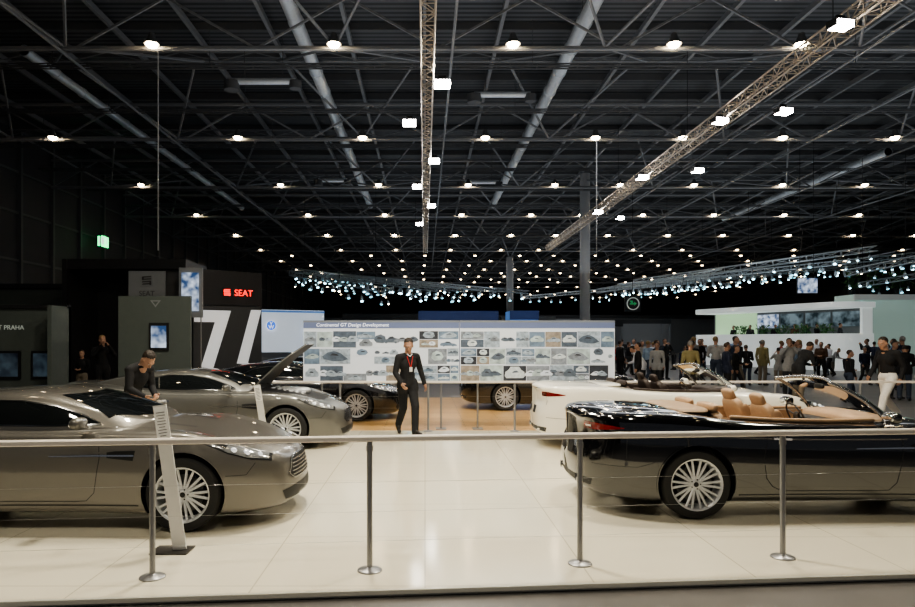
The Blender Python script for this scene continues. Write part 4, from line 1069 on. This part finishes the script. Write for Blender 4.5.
CP=[make_body(p,.017,(1.,1.1,1.,1.12,.92,1.05,1.)[i],coat=(i%2==0)) for i,p in enumerate(poses)]
tops=[('black top',blk),('dark grey jacket',dgr),('navy jacket',cl('navy',(.015,.022,.05))),('pale grey shirt',cl('pale_grey',(.34,.34,.34))),('olive shirt',cl('olive',(.24,.21,.10))),('light blue shirt',cl('light_blue',(.26,.36,.5))),('white shirt',shirtm),('brown jacket',cl('brown',(.10,.055,.033))),('red top',cl('red',(.35,.03,.03)))]
trs=[blk,dgr,cl('jeans',(.04,.055,.09)),cl('khaki',(.20,.17,.13))]
crowd=[(6.4,22.5,0,1.57),(7.9,26,6,0),(6.5,20.0,5,2),(8.3,24.6,2,1),(7.5,19.4,4,2.6),(10.6,28,2,.5),(8.6,21.5,0,-1.3),(12.1,30,6,0),(9.5,21.6,2,1.8),(14.3,32,0,.3),(10.5,22.4,0,2.5),(10.4,19.6,3,-.6),(16.1,31,8,1),(9.9,18.2,1,1.4),(14.7,27,6,0),(17.7,31,2,2),(12.7,22,7,-1),(19,32,3,.5),(11.3,18.3,0,1.2),(17.3,27,2,-.5),(14.1,20.6,5,0),(9.9,25.4,0,2),(10.3,24.3,3,3),(9.2,31,0,1),(7.1,30,2,0),
 (5.0,30,0,0),(20.5,30,0,2),(9.0,32.4,8,0),(8.0,22.9,1,.5),(12.0,24.4,4,2.2),(13.2,18.9,0,2.0),(15.6,22.6,1,-1)]
rr=random.Random(11)
crowd=[(x*f,y*f,t,r) for (x,y,t,r) in crowd for f in (rr.choice((1.0,1.1,1.2,1.35)) if y>19.5 else 1.06,)]
crowd+=[(-8.75,18.6,0,.3),(-9.5,19.0,0,-.4),(-8.6,28,0,0),(-8.0,30,2,1)]
n0=len(crowd); pts=[(c[0],c[1]) for c in crowd]
while len(crowd)<n0+36:
    y=rr.uniform(22,42); px=rr.uniform(.28,.70); x=px*y
    if 17.5<x<29 and y>37: continue
    if all((x-a)**2+(y-b_)**2>.5 for a,b_ in pts): pts.append((x,y)); crowd.append((x,y,rr.choice((0,0,1,2,2,7,1,3,5,6,4,6,3,5)),rr.uniform(0,6.2)))
for i,(x,y,t,r) in enumerate(crowd):
    if x>17.5 and y>38: y=36.5
    place_person(CP[(i*5+i//3)%7],(x,y,HF),r+random.uniform(-.5,.5),tops[t][1],trs[(i*3)%4],shoe,[hdk,hbr,hdk,hgr,hbl][i*7%5],'visitor in %s standing in the hall aisle'%tops[t][0],detail=y<26,scale=random.choice((.84,.9,.95,.98,1.0,1.03,1.07)),group='visitors in the aisle')
for i,(x,yy) in enumerate(((-2.9,-.5),(-1.0,-.9),(-.9,.1),(.8,-.6),(2.3,-.6),(2.4,.2),(3.8,-.5),(5.2,-.3))):
    place_person(CP[(i*2+1)%6],pavw(x,yy,1.0),PAVA+.3*i,tops[[0,1,2,0,7,2,0,1][i]][1],trs[0],shoe,hdk,'visitor standing on the raised pavilion',detail=False,group='visitors on the pavilion')

# ------------------------------------------------------------------ lights
def area(loc,size,power,col,target=None,sy=None,name='stand_light'):
    l=bpy.data.lights.new(name,'AREA'); l.energy=power; l.color=col; l.size=size
    if sy: l.shape='RECTANGLE'; l.size_y=sy
    o=bpy.data.objects.new(name,l); COL.objects.link(o); o.location=loc
    if target: o.rotation_euler=(Vector(target)-Vector(loc)).to_track_quat('-Z','Y').to_euler()
    return o
W=(1,.92,.75)
area((-1.0,8.0,8.0),.7,520,W,(-.3,9,0)); area((3.2,9,8.2),.7,400,W,(2.5,8.8,0)); area((-4,10,8.2),.6,240,W,(-3,9,0)); area((8,10,8.5),.7,280,W,(7,9,0))
area((0,1.8,6.5),.5,120,W,(.5,6,0)); area((-4.5,3,6.5),.4,110,W,(-3.5,6.8,.5)); area((.5,16.5,8),.8,380,W,(.5,15.5,0)); area((0,11,7),.6,60,(1,.97,.95),(.6,13.2,1.5))
for y,p in ((34,780),(57,1000),(85,1300),(120,1300)): area((12,y,11),24,p,(.95,.97,1),(12,y,0),8,'hall_light')
for y,p in ((14,400),(26,800),(48,760),(75,650),(110,560)): area((12,y,6.5),40,p,(.90,.95,1),(12,y,14),12,'added_roof_fill')  # unseen upward fill added to brighten roof deck and steel, no fixtures there
area((-16,26,9),6,80,(.9,.95,1),(-16,30,0),name='hall_light')
w=bpy.data.worlds.new('w'); bpy.context.scene.world=w; w.use_nodes=True
w.node_tree.nodes['Background'].inputs[0].default_value=(.62,.66,.74,1); w.node_tree.nodes['Background'].inputs[1].default_value=.16
try: bpy.context.scene.view_settings.look='AgX - Medium High Contrast'
except Exception as ex: print('look',ex)

# ------------------------------------------------------------------ camera
c=bpy.data.cameras.new('camera'); co=bpy.data.objects.new('camera',c); COL.objects.link(co)
c.sensor_width=36; c.lens=27.0; c.shift_x=.0355; c.shift_y=.040; c.clip_end=400
co.location=(0,0,1.72); co.rotation_euler=(pi/2,0,0)
bpy.context.scene.camera=co
print('spots',nspot,'lamps',nl)
